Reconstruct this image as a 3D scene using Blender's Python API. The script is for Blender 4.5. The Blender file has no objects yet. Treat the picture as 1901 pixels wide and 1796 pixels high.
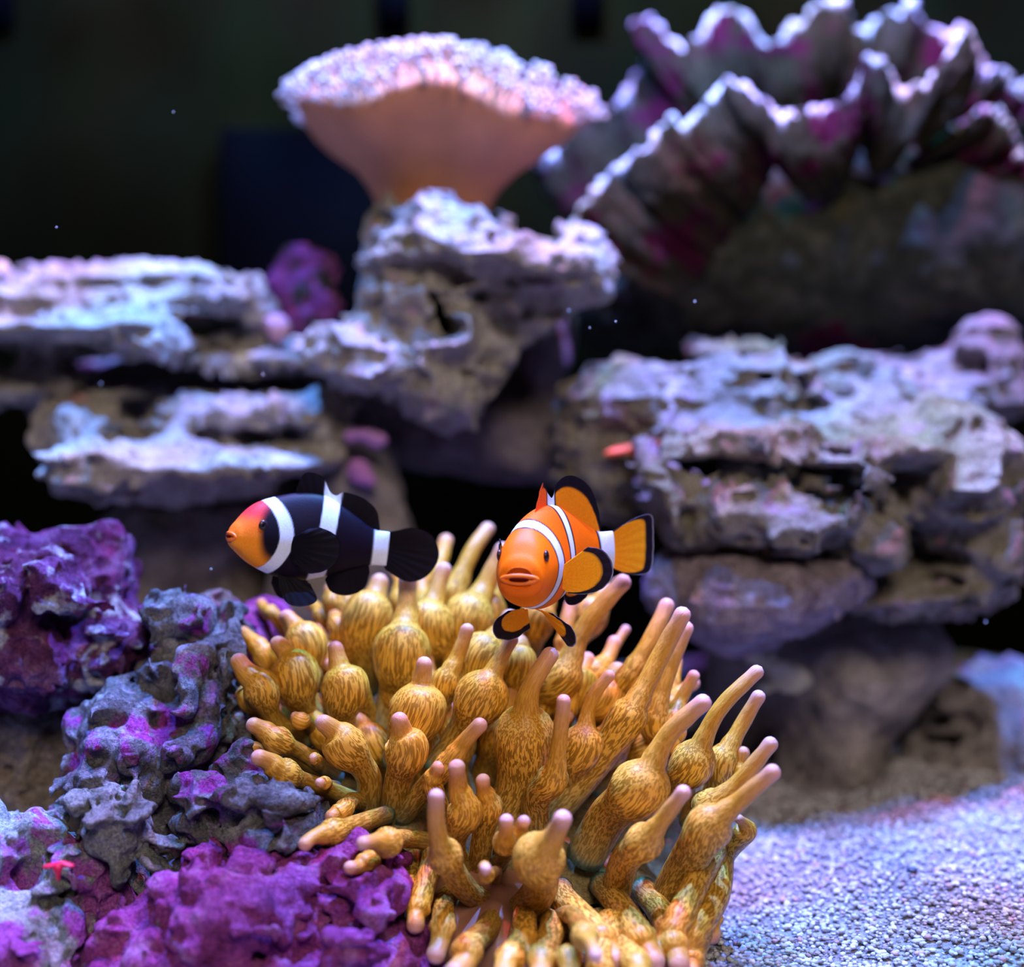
import bpy, math, random
import numpy as np
from mathutils import Vector

# ------------------------------------------------------------------ camera, world, lights, exposure
C = bpy.context.scene.collection
sc = bpy.context.scene
W, H, F = 1901.0, 1796.0, 3168.0          # photograph size and focal length in pixels
TH = math.radians(4.0)                    # camera looks 4 degrees down
CAM = np.array((0.0, 0.0, 0.20))
FWD = np.array((0.0, math.cos(TH), -math.sin(TH)))
UP = np.array((0.0, math.sin(TH), math.cos(TH)))
RT = np.array((1.0, 0.0, 0.0))

def P(px, py, d):
    return CAM + d * (FWD + (px - W / 2) / F * RT + (H / 2 - py) / F * UP)

cam = bpy.data.cameras.new('camera')
cam_o = bpy.data.objects.new('camera', cam)
C.objects.link(cam_o)
cam_o.location = CAM
cam_o.rotation_euler = (math.pi / 2 - TH, 0, 0)
cam.sensor_fit = 'HORIZONTAL'
cam.sensor_width = 36.0
cam.lens = 36.0 * F / W
cam.clip_start = 0.01
cam.dof.use_dof = True
cam.dof.focus_distance = 0.585
cam.dof.aperture_fstop = 4.4
sc.camera = cam_o

wd = bpy.data.worlds.new('room')
sc.world = wd
wd.use_nodes = True
bg = wd.node_tree.nodes['Background']
bg.inputs[0].default_value = (1.0, 0.90, 0.86, 1)
bg.inputs[1].default_value = 0.02

def lamp(name, kind, loc, target, energy, color, size=0.03, spot=120):
    l = bpy.data.lights.new(name, kind)
    l.energy = energy
    l.color = color
    if kind == 'AREA':
        l.shape = 'DISK'
        l.size = size
    else:
        l.shadow_soft_size = size
    if kind == 'SPOT':
        l.spot_size = math.radians(spot)
        l.spot_blend = 0.5
    o = bpy.data.objects.new(name, l)
    C.objects.link(o)
    o.location = loc
    o.rotation_euler = (Vector(target) - Vector(loc)).to_track_quat('-Z', 'Y').to_euler()
    return o

def ripple(o, scale, lo, hi, seed):
    """The water surface above breaks the lamp's beam into bright and dim patches."""
    l = o.data
    l.use_nodes = True
    nt = l.node_tree
    em = nt.nodes['Emission']
    tc = nt.nodes.new('ShaderNodeTexCoord')
    nz = nt.nodes.new('ShaderNodeTexNoise')
    nz.noise_dimensions = '4D'
    nz.inputs['W'].default_value = seed
    nz.inputs['Scale'].default_value = scale
    nz.inputs['Detail'].default_value = 2
    mr = nt.nodes.new('ShaderNodeMapRange')
    mr.inputs['From Min'].default_value = 0.40
    mr.inputs['From Max'].default_value = 0.62
    mr.inputs['To Min'].default_value = lo
    mr.inputs['To Max'].default_value = hi
    nt.links.new(tc.outputs['Normal'], nz.inputs['Vector'])
    nt.links.new(nz.outputs['Fac'], mr.inputs['Value'])
    nt.links.new(mr.outputs['Result'], em.inputs['Strength'])

# the LED bar above the tank: diodes of several colours side by side
LEDS = [   # name, place, power, colour, ripple size, ripple seed, dimmest, brightest
    ('tank_led_blue_offscreen', (-0.18, 0.66, 0.95), 62.0, (0.09, 0.28, 1.0), 11, 3.1, 0.35, 1.9),
    ('tank_led_violet_offscreen', (-0.06, 0.80, 0.95), 28.0, (0.36, 0.12, 1.0), 10, 7.7, 0.2, 2.0),
    ('tank_led_white_offscreen', (0.03, 0.72, 0.95), 15.0, (0.90, 0.92, 1.0), 9, 1.2, 0.5, 1.6),
    ('tank_led_cyan_offscreen', (0.12, 0.82, 0.95), 19.0, (0.08, 0.75, 1.0), 14, 4.4, 0.0, 2.2),
    ('tank_led_red_offscreen', (0.18, 0.68, 0.95), 16.0, (1.0, 0.12, 0.22), 16, 9.1, 0.0, 2.0),
    ('tank_led_blue_offscreen', (0.25, 0.64, 0.95), 76.0, (0.09, 0.24, 1.0), 11, 5.6, 0.35, 1.9),
]
for n_, loc_, e_, c_, s_, sd_, dm_, br_ in LEDS:
    lo_ = lamp(n_, 'SPOT', loc_, (loc_[0] * 0.6, 0.72, 0.0), e_, c_, 0.010, 130)
    ripple(lo_, s_, dm_, br_, sd_)
# the room's ceiling lamp, behind and above the photographer
lamp('room_ceiling_lamp_offscreen', 'AREA', (0.30, -1.5, 1.70), (0, 0.6, 0.12), 34.0, (1.0, 0.87, 0.76), 0.8)

sc.view_settings.view_transform = 'Standard'
sc.view_settings.look = 'None'
sc.view_settings.exposure = 0.3
sc.view_settings.gamma = 1.0
sc.view_settings.use_curve_mapping = False

# ------------------------------------------------------------------ helpers: objects
def tag(o, label=None, cat=None, group=None, kind=None):
    if label: o['label'] = label
    if cat: o['category'] = cat
    if group: o['group'] = group
    if kind: o['kind'] = kind
    return o

def empty(name, loc, label=None, cat=None, group=None):
    o = bpy.data.objects.new(name, None)
    o.empty_display_size = 0.01
    C.objects.link(o)
    o.location = loc
    return tag(o, label, cat, group)

def mesh_obj(name, V, Fc, mat, parent=None, smooth=True, attrs=None, origin=None, uv=None):
    """V: (n,3) world points; attrs: {name: (n,) or (n,3)} per point."""
    V = np.asarray(V, dtype=np.float64)
    if parent is not None:
        org = np.array(parent.get('_org', (0, 0, 0)), dtype=float)
    elif origin is None:
        org = np.array(((V[:, 0].min() + V[:, 0].max()) / 2, (V[:, 1].min() + V[:, 1].max()) / 2, V[:, 2].min()))
    else:
        org = np.asarray(origin, dtype=float)
    me = bpy.data.meshes.new(name)
    Vl = V - org
    if isinstance(Fc, np.ndarray):
        k = Fc.shape[1]
        me.vertices.add(len(Vl))
        me.vertices.foreach_set('co', Vl.astype(np.float32).ravel())
        me.loops.add(Fc.size)
        me.loops.foreach_set('vertex_index', Fc.astype(np.int32).ravel())
        me.polygons.add(len(Fc))
        me.polygons.foreach_set('loop_start', np.arange(0, Fc.size, k, dtype=np.int32))
        me.update(calc_edges=True)
    else:
        me.from_pydata(Vl.tolist(), [], Fc)
        me.update()
    for an, av in (attrs or {}).items():
        av = np.asarray(av, dtype=np.float32)
        if av.ndim == 1:
            a = me.attributes.new(an, 'FLOAT', 'POINT')
            a.data.foreach_set('value', av)
        else:
            a = me.attributes.new(an, 'FLOAT_COLOR', 'POINT')
            a.data.foreach_set('color', np.concatenate([av, np.ones((len(av), 1), np.float32)], 1).ravel())
    if smooth:
        me.polygons.foreach_set('use_smooth', np.ones(len(me.polygons), bool))
    me.materials.append(mat)
    o = bpy.data.objects.new(name, me)
    C.objects.link(o)
    if parent is not None:
        o.parent = parent
    else:
        o.location = org
    return o

def grid_faces(nu, nv, wrap_u=False, base=0):
    """grid of nu x nv points (u fastest) -> quads"""
    i = np.arange(nu if wrap_u else nu - 1)
    j = np.arange(nv - 1)
    I, J = np.meshgrid(i, j)
    I2 = (I + 1) % nu
    q = np.stack([J * nu + I, J * nu + I2, (J + 1) * nu + I2, (J + 1) * nu + I], -1).reshape(-1, 4)
    return q + base

def catmull(pts, n):
    pts = np.asarray(pts, float)
    P0 = np.concatenate([[2 * pts[0] - pts[1]], pts, [2 * pts[-1] - pts[-2]]])
    seg = np.linalg.norm(np.diff(pts, axis=0)[:, :3], axis=1)
    cum = np.concatenate([[0], np.cumsum(seg)])
    s = np.linspace(0, cum[-1], n)
    i = np.clip(np.searchsorted(cum, s, side='right') - 1, 0, len(seg) - 1)
    t = ((s - cum[i]) / np.maximum(seg[i], 1e-12))[:, None]
    a, b, c, d = P0[i], P0[i + 1], P0[i + 2], P0[i + 3]
    return 0.5 * (2 * b + (c - a) * t + (2 * a - 5 * b + 4 * c - d) * t ** 2 + (3 * b - a - 3 * c + d) * t ** 3)

# ------------------------------------------------------------------ helpers: noise and implicit rocks
_rng = np.random.default_rng(11)
_LAT = _rng.random((64, 64, 64), dtype=np.float32)

_LF = _LAT.ravel()

def vnoise(p):
    i = np.floor(p)
    f = (p - i).astype(np.float32)
    i = i.astype(np.int32)
    u = f * f * f * (f * (f * 6 - 15) + 10)
    i0 = i & 63
    i1 = (i + 1) & 63
    x0, y0, z0 = i0[:, 0] << 12, i0[:, 1] << 6, i0[:, 2]
    x1, y1, z1 = i1[:, 0] << 12, i1[:, 1] << 6, i1[:, 2]
    ux, uy, uz = u[:, 0], u[:, 1], u[:, 2]
    def edge(yz):
        a = _LF.take(x0 + yz)
        return a + (_LF.take(x1 + yz) - a) * ux
    e = edge(y0 + z0)
    e += (edge(y1 + z0) - e) * uy
    g = edge(y0 + z1)
    g += (edge(y1 + z1) - g) * uy
    return (e + (g - e) * uz) * 2 - 1

def surface_nets(G, org, h):
    S = G < 0
    nx, ny, nz = G.shape
    c = np.zeros((nx - 1, ny - 1, nz - 1), np.uint8)
    for dx in (0, 1):
        for dy in (0, 1):
            for dz in (0, 1):
                c += S[dx:nx - 1 + dx, dy:ny - 1 + dy, dz:nz - 1 + dz]
    act = (c > 0) & (c < 8)
    idx = np.argwhere(act)
    n = len(idx)
    num = np.full(act.shape, -1, np.int64)
    num[act] = np.arange(n)
    pos = np.zeros((n, 3))
    cnt = np.zeros(n)
    ix, iy, iz = idx.T
    corners = [(a, b, d) for a in (0, 1) for b in (0, 1) for d in (0, 1)]
    vals = {k: G[ix + k[0], iy + k[1], iz + k[2]] for k in corners}
    for k in corners:
        for ax in range(3):
            if k[ax] == 0:
                k2 = list(k); k2[ax] = 1; k2 = tuple(k2)
                v0, v1 = vals[k], vals[k2]
                m = (v0 < 0) != (v1 < 0)
                t = v0[m] / (v0[m] - v1[m])
                p = np.tile(np.array(k, float), (m.sum(), 1))
                p[:, ax] += t
                pos[m] += p
                cnt[m] += 1
    V = (idx + pos / cnt[:, None]) * h + org
    quads = []
    for ax in range(3):
        a1, a2 = (ax + 1) % 3, (ax + 2) % 3
        sl0 = [slice(None)] * 3; sl1 = [slice(None)] * 3
        sl0[ax] = slice(0, -1); sl1[ax] = slice(1, None)
        A, B = S[tuple(sl0)], S[tuple(sl1)]
        e = np.argwhere(A != B)
        ok = (e[:, a1] > 0) & (e[:, a2] > 0) & (e[:, a1] < G.shape[a1] - 1) & (e[:, a2] < G.shape[a2] - 1)
        e = e[ok]
        if not len(e):
            continue
        def cell(d1, d2):
            q = e.copy()
            q[:, a1] -= d1; q[:, a2] -= d2
            return num[q[:, 0], q[:, 1], q[:, 2]]
        q = np.stack([cell(1, 1), cell(0, 1), cell(0, 0), cell(1, 0)], 1)
        inside_first = A[e[:, 0], e[:, 1], e[:, 2]]
        q[~inside_first] = q[~inside_first][:, ::-1]
        quads.append(q)
    return V, np.concatenate(quads).astype(np.int32)

def ell_sdf(X, c, r, rot):
    p = X - c
    if rot:
        a = math.radians(rot)
        ca, sa = math.cos(a), math.sin(a)
        x = p[..., 0] * ca + p[..., 2] * sa
        z = -p[..., 0] * sa + p[..., 2] * ca
        p = np.stack([x, p[..., 1], z], -1)
    q = p / r
    k0 = np.sqrt((q * q).sum(-1)) + 1e-9
    q2 = p / (r * r)
    k1 = np.sqrt((q2 * q2).sum(-1)) + 1e-9
    return k0 * (k0 - 1) / k1

REG = []          # solids built so far: a new rock fits around them and never runs through them
BALLS = []        # (centre, radius) chains of the soft bodies

def sample(reg, X):
    lo, h, G = reg
    q = (X - lo) / h
    n = np.array(G.shape)
    ok = np.all((q >= 0) & (q < n - 1.001), axis=1)
    out = np.full(len(X), 1.0, np.float32)
    q = q[ok]
    i = q.astype(np.int64)
    f = (q - i).astype(np.float32)
    v = 0
    for a in (0, 1):
        for b in (0, 1):
            for c in (0, 1):
                w = (f[:, 0] if a else 1 - f[:, 0]) * (f[:, 1] if b else 1 - f[:, 1]) * (f[:, 2] if c else 1 - f[:, 2])
                v = v + w * G[i[:, 0] + a, i[:, 1] + b, i[:, 2] + c]
    out[ok] = v
    return out

def blob_mesh(blobs, d0, vox, k, noise, seed, ground=True, carve=True, register=True, floor=-0.006, gap=2.0):
    """blobs: (px, py, dd, rx_px, rz_px, ry_m, rot, sign)"""
    B = []
    for b in blobs:
        b = tuple(b) + (0, 1)[len(b) - 6:] if len(b) < 8 else b
        px, py, dd, rx, rz, ry, rot, sg = b
        d = d0 + dd
        m = d / F
        B.append((P(px, py, d).astype(np.float32), np.array((rx * m, ry, rz * m), np.float32), rot, sg))
    lo = np.min([c - max(r[0], r[2]) * np.array((1, 0, 1)) - r * np.array((0, 1, 0)) for c, r, _, s in B if s > 0], 0)
    hi = np.max([c + max(r[0], r[2]) * np.array((1, 0, 1)) + r * np.array((0, 1, 0)) for c, r, _, s in B if s > 0], 0)
    amp = sum(a for a, *_ in noise) * 1.1 + vox * 2
    mg = min(0.012, amp + 3 * vox)
    lo -= mg; hi += mg
    if ground:
        lo[2] = max(lo[2], floor)
    def field(X):
        G = None
        for c, r, rot, s in B:
            if s > 0:
                e = ell_sdf(X, c, r, rot)
                if G is None:
                    G = e
                else:
                    hh = np.clip(0.5 + 0.5 * (G - e) / k, 0, 1)
                    G = G * (1 - hh) + e * hh - k * hh * (1 - hh)
        for c, r, rot, s in B:
            if s < 0:
                e = ell_sdf(X, c, r, rot)
                kk = k * 0.6
                hh = np.clip(0.5 - 0.5 * (G + e) / kk, 0, 1)
                G = G * (1 - hh) - e * hh + kk * hh * (1 - hh)
        return G
    st = 4
    nc = np.ceil((hi - lo) / (vox * st)).astype(int) + 1
    axc = [(lo[i] + np.arange(nc[i]) * vox * st).astype(np.float32) for i in range(3)]
    Xc = np.stack(np.meshgrid(*axc, indexing='ij'), -1)
    Gc = field(Xc)
    near = np.abs(Gc) < amp + st * vox * 2.2
    cm = np.zeros(tuple(nc - 1), bool)
    for a in (0, 1):
        for b in (0, 1):
            for c in (0, 1):
                cm |= near[a:nc[0] - 1 + a, b:nc[1] - 1 + b, c:nc[2] - 1 + c]
    M = cm.repeat(st, 0).repeat(st, 1).repeat(st, 2)
    G = np.where(Gc[:-1, :-1, :-1] < 0, -0.03, 0.03).astype(np.float32).repeat(st, 0).repeat(st, 1).repeat(st, 2)
    ijk = np.argwhere(M)
    pts = (lo + ijk * vox)
    g = field(pts.astype(np.float32))
    left = [a * (1.7 if ty == 'p' else 1.5 if ty in 'br' else 1.0) for a, _, ty in noise]
    for j, (a, s, ty) in enumerate(noise):
        bm = np.abs(g) < sum(left[j:]) + 2 * vox      # only where the surface can still end up
        s = np.array(s if isinstance(s, tuple) else (s, s, s))
        v = vnoise(pts[bm] / s + seed * 7.31 + j * 13.7)
        if ty == 'b':          # billows: rounded lumps with creases
            v = 0.5 - np.abs(v) * 2.0
        elif ty == 'r':        # ridges
            v = np.abs(v) * 2.0 - 0.5
        elif ty == 'p':        # pits
            v = np.clip(v - 0.35, 0, 1) * 2.6
        g[bm] += (a * v).astype(np.float32)
    G[M] = np.clip(g, -0.03, 0.03)
    n = np.array(G.shape)
    if carve:
        top = lo + (n - 1) * vox
        for rg in REG:
            rlo, rh, rG = rg
            rhi = rlo + (np.array(rG.shape) - 1) * rh
            i0 = np.maximum(0, np.floor((rlo - lo) / vox)).astype(int)
            i1 = np.minimum(n, np.ceil((rhi - lo) / vox).astype(int) + 1)
            if np.any(i1 <= i0):
                continue
            sl = tuple(slice(a, b) for a, b in zip(i0, i1))
            sub = G[sl]
            mk = sub < 0.004
            if not mk.any():
                continue
            pp = lo + (np.argwhere(mk) + i0) * vox
            sub[mk] = np.maximum(sub[mk], max(vox, rh) * gap - sample(rg, pp))
        hits = []
        if BALLS:
            bc = np.array([c for c, _ in BALLS]); br = np.array([r for _, r in BALLS])[:, None] + 3 * vox
            hits = np.nonzero(np.all((bc + br > lo) & (bc - br < top), axis=1))[0]
        for h_ in hits:
            c, r = BALLS[h_]
            R = r + vox * 1.5
            i0 = np.maximum(0, np.floor((c - R - vox - lo) / vox)).astype(int)
            i1 = np.minimum(n, np.ceil((c + R + vox - lo) / vox).astype(int) + 1)
            if np.any(i1 <= i0):
                continue
            sl = tuple(slice(a, b) for a, b in zip(i0, i1))
            ax = [lo[i] + np.arange(i0[i], i1[i]) * vox - c[i] for i in range(3)]
            dist = np.sqrt(ax[0][:, None, None] ** 2 + ax[1][None, :, None] ** 2 + ax[2][None, None, :] ** 2)
            G[sl] = np.maximum(G[sl], (R - dist).astype(np.float32))
    G[0], G[-1] = 0.03, 0.03
    G[:, 0], G[:, -1] = 0.03, 0.03
    G[:, :, 0], G[:, :, -1] = 0.03, 0.03
    if register:
        REG.append((lo, vox, G))
    V, Q = surface_nets(G, lo, vox)
    # drop stray crumbs left by carving
    lab = np.arange(len(V))
    e = np.concatenate([Q[:, [0, 1]], Q[:, [1, 2]], Q[:, [2, 3]]])
    while True:
        old = lab.copy()
        m = np.minimum(lab[e[:, 0]], lab[e[:, 1]])
        np.minimum.at(lab, e[:, 0], m)
        np.minimum.at(lab, e[:, 1], m)
        lab = lab[lab]
        lab = lab[lab]
        if np.array_equal(old, lab):
            break
    cnt = np.bincount(lab, minlength=len(V))
    keepv = cnt[lab] > max(60, 0.04 * len(V))
    new = np.cumsum(keepv) - 1
    Q = new[Q[keepv[Q[:, 0]]]].astype(np.int32)
    return V[keepv], Q

# ------------------------------------------------------------------ helpers: materials
def nodes(name):
    m = bpy.data.materials.new(name)
    m.use_nodes = True
    nt = m.node_tree
    return m, nt, nt.nodes['Principled BSDF']

def add(nt, typ, **kw):
    n = nt.nodes.new(typ)
    for k, v in kw.items():
        if k in n.inputs:
            n.inputs[k].default_value = v
        else:
            setattr(n, k, v)
    return n

def ramp(nt, stops, fac=None, interp='LINEAR'):
    n = nt.nodes.new('ShaderNodeValToRGB')
    n.color_ramp.interpolation = interp
    el = n.color_ramp.elements
    while len(el) < len(stops):
        el.new(0.5)
    for e, (p, c) in zip(el, stops):
        e.position = p
        e.color = tuple(c) + (1,) if len(c) == 3 else c
    if fac is not None:
        nt.links.new(fac, n.inputs[0])
    return n

def mix(nt, fac, a, b):
    n = nt.nodes.new('ShaderNodeMix')
    n.data_type = 'RGBA'
    for s, v in ((n.inputs[0], fac), (n.inputs[6], a), (n.inputs[7], b)):
        if isinstance(v, (int, float)):
            s.default_value = v
        elif isinstance(v, tuple):
            s.default_value = tuple(v) + (1,) if len(v) == 3 else v
        else:
            nt.links.new(v, s)
    return n.outputs[2]

def rock_mat(name, base, patches=(), bump=0.7, grit=900, rough=0.85, spec=0.08, seed=0.0, pits=0.6):
    m, nt, bs = nodes(name)
    tc = add(nt, 'ShaderNodeTexCoord')
    geo = add(nt, 'ShaderNodeNewGeometry')
    vec = geo.outputs['Position']
    n0 = add(nt, 'ShaderNodeTexNoise', noise_dimensions='4D', Scale=70.0, Detail=6.0, Roughness=0.65, W=seed)
    nt.links.new(vec, n0.inputs['Vector'])
    k = len(base)
    col = ramp(nt, [(0.30 + 0.42 * i / max(1, k - 1), c) for i, c in enumerate(base)], n0.outputs['Fac']).outputs[0]
    for j, (c, scale, th, soft) in enumerate(patches):
        nz = add(nt, 'ShaderNodeTexNoise', noise_dimensions='4D', Scale=float(scale), Detail=5.0, Roughness=0.6, W=seed + 3.7 * (j + 1))
        nt.links.new(vec, nz.inputs['Vector'])
        r = ramp(nt, [(th, (0, 0, 0)), (min(1, th + soft), (1, 1, 1))], nz.outputs['Fac'])
        col = mix(nt, r.outputs[0], col, c)
    # fine speckle
    sp = add(nt, 'ShaderNodeTexNoise', Scale=float(grit), Detail=3.0, Roughness=0.7)
    nt.links.new(vec, sp.inputs['Vector'])
    spr = ramp(nt, [(0.3, (0.45, 0.45, 0.45)), (0.7, (1.3, 1.3, 1.3))], sp.outputs['Fac'])
    mu = nt.nodes.new('ShaderNodeMix'); mu.data_type = 'RGBA'; mu.blend_type = 'MULTIPLY'
    mu.inputs[0].default_value = 1.0
    nt.links.new(col, mu.inputs[6]); nt.links.new(spr.outputs[0], mu.inputs[7])
    nt.links.new(mu.outputs[2], bs.inputs['Base Color'])
    bs.inputs['Roughness'].default_value = rough
    bs.inputs['Specular IOR Level'].default_value = spec
    vo = add(nt, 'ShaderNodeTexVoronoi', Scale=260.0)
    nt.links.new(vec, vo.inputs['Vector'])
    b1 = add(nt, 'ShaderNodeBump', Strength=pits, Distance=0.0035)
    nt.links.new(vo.outputs['Distance'], b1.inputs['Height'])
    nb = add(nt, 'ShaderNodeTexNoise', Scale=float(grit) * 0.6, Detail=5.0, Roughness=0.7)
    nt.links.new(vec, nb.inputs['Vector'])
    b2 = add(nt, 'ShaderNodeBump', Strength=bump, Distance=0.0030)
    nt.links.new(nb.outputs['Fac'], b2.inputs['Height'])
    nt.links.new(b1.outputs['Normal'], b2.inputs['Normal'])
    nt.links.new(b2.outputs['Normal'], bs.inputs['Normal'])
    return m

def plain_mat(name, color, rough=0.5, spec=0.4, sss=0.0, bump=0.0, var=0.15, scale=200.0):
    m, nt, bs = nodes(name)
    geo = add(nt, 'ShaderNodeNewGeometry')
    nz = add(nt, 'ShaderNodeTexNoise', Scale=scale, Detail=4.0)
    nt.links.new(geo.outputs['Position'], nz.inputs['Vector'])
    r = ramp(nt, [(0.3, tuple(c * (1 - var) for c in color)), (0.7, tuple(min(1, c * (1 + var)) for c in color))], nz.outputs['Fac'])
    nt.links.new(r.outputs[0], bs.inputs['Base Color'])
    bs.inputs['Roughness'].default_value = rough
    bs.inputs['Specular IOR Level'].default_value = spec
    if sss:
        bs.inputs['Subsurface Weight'].default_value = sss
        bs.inputs['Subsurface Radius'].default_value = (1.0, 0.6, 0.4)
        bs.inputs['Subsurface Scale'].default_value = 0.003
    if bump:
        b = add(nt, 'ShaderNodeBump', Strength=bump, Distance=0.001)
        nt.links.new(nz.outputs['Fac'], b.inputs['Height'])
        nt.links.new(b.outputs['Normal'], bs.inputs['Normal'])
    return m

def attr_mat(name, attr='col', rough=0.4, spec=0.4, sss=0.0, bump=0.0, scale=900.0):
    m, nt, bs = nodes(name)
    a = add(nt, 'ShaderNodeAttribute', attribute_name=attr)
    geo = add(nt, 'ShaderNodeNewGeometry')
    nz = add(nt, 'ShaderNodeTexNoise', Scale=scale, Detail=3.0)
    nt.links.new(geo.outputs['Position'], nz.inputs['Vector'])
    r = ramp(nt, [(0.25, (0.86, 0.86, 0.86)), (0.75, (1.1, 1.1, 1.1))], nz.outputs['Fac'])
    mu = nt.nodes.new('ShaderNodeMix'); mu.data_type = 'RGBA'; mu.blend_type = 'MULTIPLY'
    mu.inputs[0].default_value = 1.0
    nt.links.new(a.outputs['Color'], mu.inputs[6]); nt.links.new(r.outputs[0], mu.inputs[7])
    nt.links.new(mu.outputs[2], bs.inputs['Base Color'])
    bs.inputs['Roughness'].default_value = rough
    bs.inputs['Specular IOR Level'].default_value = spec
    if sss:
        bs.inputs['Subsurface Weight'].default_value = sss
        bs.inputs['Subsurface Radius'].default_value = (1.0, 0.5, 0.3)
        bs.inputs['Subsurface Scale'].default_value = 0.0015
    if bump:
        b = add(nt, 'ShaderNodeBump', Strength=bump, Distance=0.0006)
        nt.links.new(nz.outputs['Fac'], b.inputs['Height'])
        nt.links.new(b.outputs['Normal'], bs.inputs['Normal'])
    return m

# palettes (linear colours)
PALE = [(0.24, 0.20, 0.16), (0.44, 0.39, 0.34), (0.62, 0.57, 0.52)]
PINKP = ((0.62, 0.22, 0.20), 45, 0.62, 0.10)
LILAC = ((0.52, 0.34, 0.50), 60, 0.58, 0.12)
OLIVE = ((0.22, 0.19, 0.09), 50, 0.57, 0.12)
GREENP = ((0.25, 0.42, 0.33), 80, 0.66, 0.06)
M_pale = rock_mat('pale_live_rock', PALE, [OLIVE, LILAC, PINKP], seed=1.0)
M_pale2 = rock_mat('pale_live_rock_green', PALE, [OLIVE, PINKP, GREENP], seed=5.0)
M_centre = rock_mat('pale_live_rock_coralline', PALE, [OLIVE, LILAC, PINKP, GREENP], seed=9.0)
M_right = rock_mat('tufted_live_rock', [(0.16, 0.13, 0.09), (0.36, 0.31, 0.25), (0.56, 0.50, 0.42)],
                   [OLIVE, LILAC, ((0.60, 0.25, 0.25), 40, 0.64, 0.10)], bump=1.0, seed=14.0)
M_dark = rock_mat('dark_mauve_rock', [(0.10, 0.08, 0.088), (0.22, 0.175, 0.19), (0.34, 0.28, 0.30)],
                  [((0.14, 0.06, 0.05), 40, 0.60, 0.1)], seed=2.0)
M_mauve = rock_mat('mauve_sponge_rock', [(0.17, 0.125, 0.14), (0.34, 0.26, 0.29), (0.52, 0.42, 0.46)],
                   [((0.14, 0.04, 0.04), 35, 0.62, 0.08)], bump=0.9, seed=3.0)
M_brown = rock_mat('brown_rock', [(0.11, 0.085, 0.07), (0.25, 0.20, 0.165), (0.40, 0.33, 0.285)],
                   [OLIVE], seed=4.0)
M_grey = rock_mat('grey_rock', [(0.18, 0.15, 0.145), (0.33, 0.28, 0.265), (0.45, 0.39, 0.36)],
                  [((0.30, 0.10, 0.32), 55, 0.64, 0.06), ((0.05, 0.04, 0.05), 70, 0.66, 0.05)], seed=6.0)
M_purple = rock_mat('purple_coralline', [(0.04, 0.010, 0.03), (0.15, 0.04, 0.13), (0.34, 0.18, 0.36)],
                    [((0.26, 0.03, 0.13), 50, 0.55, 0.10), ((0.50, 0.48, 0.56), 60, 0.53, 0.07)], bump=0.9, seed=7.0)
M_magenta = rock_mat('magenta_coralline', [(0.14, 0.018, 0.09), (0.40, 0.07, 0.29), (0.58, 0.28, 0.50)],
                     [((0.60, 0.07, 0.30), 60, 0.58, 0.10), ((0.30, 0.36, 0.38), 50, 0.67, 0.06)], bump=1.0, seed=8.0)
M_mixed = rock_mat('grey_coralline', [(0.03, 0.027, 0.03), (0.17, 0.155, 0.165), (0.44, 0.42, 0.45)],
                   [((0.34, 0.05, 0.28), 55, 0.55, 0.08), ((0.38, 0.20, 0.50), 70, 0.60, 0.08), GREENP], bump=1.0, seed=10.0)
M_greyl = rock_mat('greygreen_rock', [(0.10, 0.10, 0.09), (0.25, 0.25, 0.23), (0.42, 0.41, 0.40)],
                   [((0.42, 0.12, 0.40), 55, 0.62, 0.06), ((0.30, 0.20, 0.18), 60, 0.62, 0.1)], bump=1.0, seed=12.0)
M_black = plain_mat('black_plastic', (0.0010, 0.0012, 0.0016), rough=0.9, spec=0.0)
M_backwall = plain_mat('dark_back_wall', (0.0034, 0.0038, 0.0012), rough=0.9, spec=0.0, scale=6.0)

ROUGH = [(0.0070, 0.034, 'n'), (0.0050, (0.020, 0.020, 0.013), 'r'), (0.0024, 0.0075, 'r'), (0.0011, 0.0035, 'n'), (0.005, 0.014, 'p')]
SOFT = [(0.005, 0.036, 'n'), (0.0022, 0.014, 'n'), (0.0009, 0.006, 'n')]
KNOB = [(0.006, 0.030, 'n'), (0.0055, 0.015, 'b'), (0.0026, 0.0065, 'r'), (0.0012, 0.003, 'n'), (0.005, 0.010, 'p')]

def rock(label, d, blobs, mat, vox=0.0015, k=0.010, noise=ROUGH, seed=1, name='live_rock', cat='rock', group=None, floor=-0.006, gap=2.0):
    V, Q = blob_mesh(blobs, d, vox, k, noise, seed, floor=floor, gap=gap)
    o = mesh_obj(name, V, Q, mat)
    return tag(o, label, cat, group)

# ------------------------------------------------------------------ the tank
def box_pts(lo, hi):
    x0, y0, z0 = lo; x1, y1, z1 = hi
    V = [(x0, y0, z0), (x1, y0, z0), (x1, y1, z0), (x0, y1, z0), (x0, y0, z1), (x1, y0, z1), (x1, y1, z1), (x0, y1, z1)]
    Fq = np.array([(0, 3, 2, 1), (4, 5, 6, 7), (0, 1, 5, 4), (1, 2, 6, 5), (2, 3, 7, 6), (3, 0, 4, 7)])
    return V, Fq

V_, Q_ = box_pts((-0.75, 1.16, -0.02), (0.75, 1.18, 0.62))
tag(mesh_obj('wall_back', V_, Q_, M_backwall, smooth=False), kind='structure')

def sand_h(x, y):
    return (0.004 * np.sin(x * 17 + 1.0) * np.cos(y * 13) + 0.003 * np.sin(x * 41 + y * 23)
            + 0.010 * np.exp(-((x - 0.20) ** 2 / 0.006 + (y - 0.70) ** 2 / 0.01)))

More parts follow.
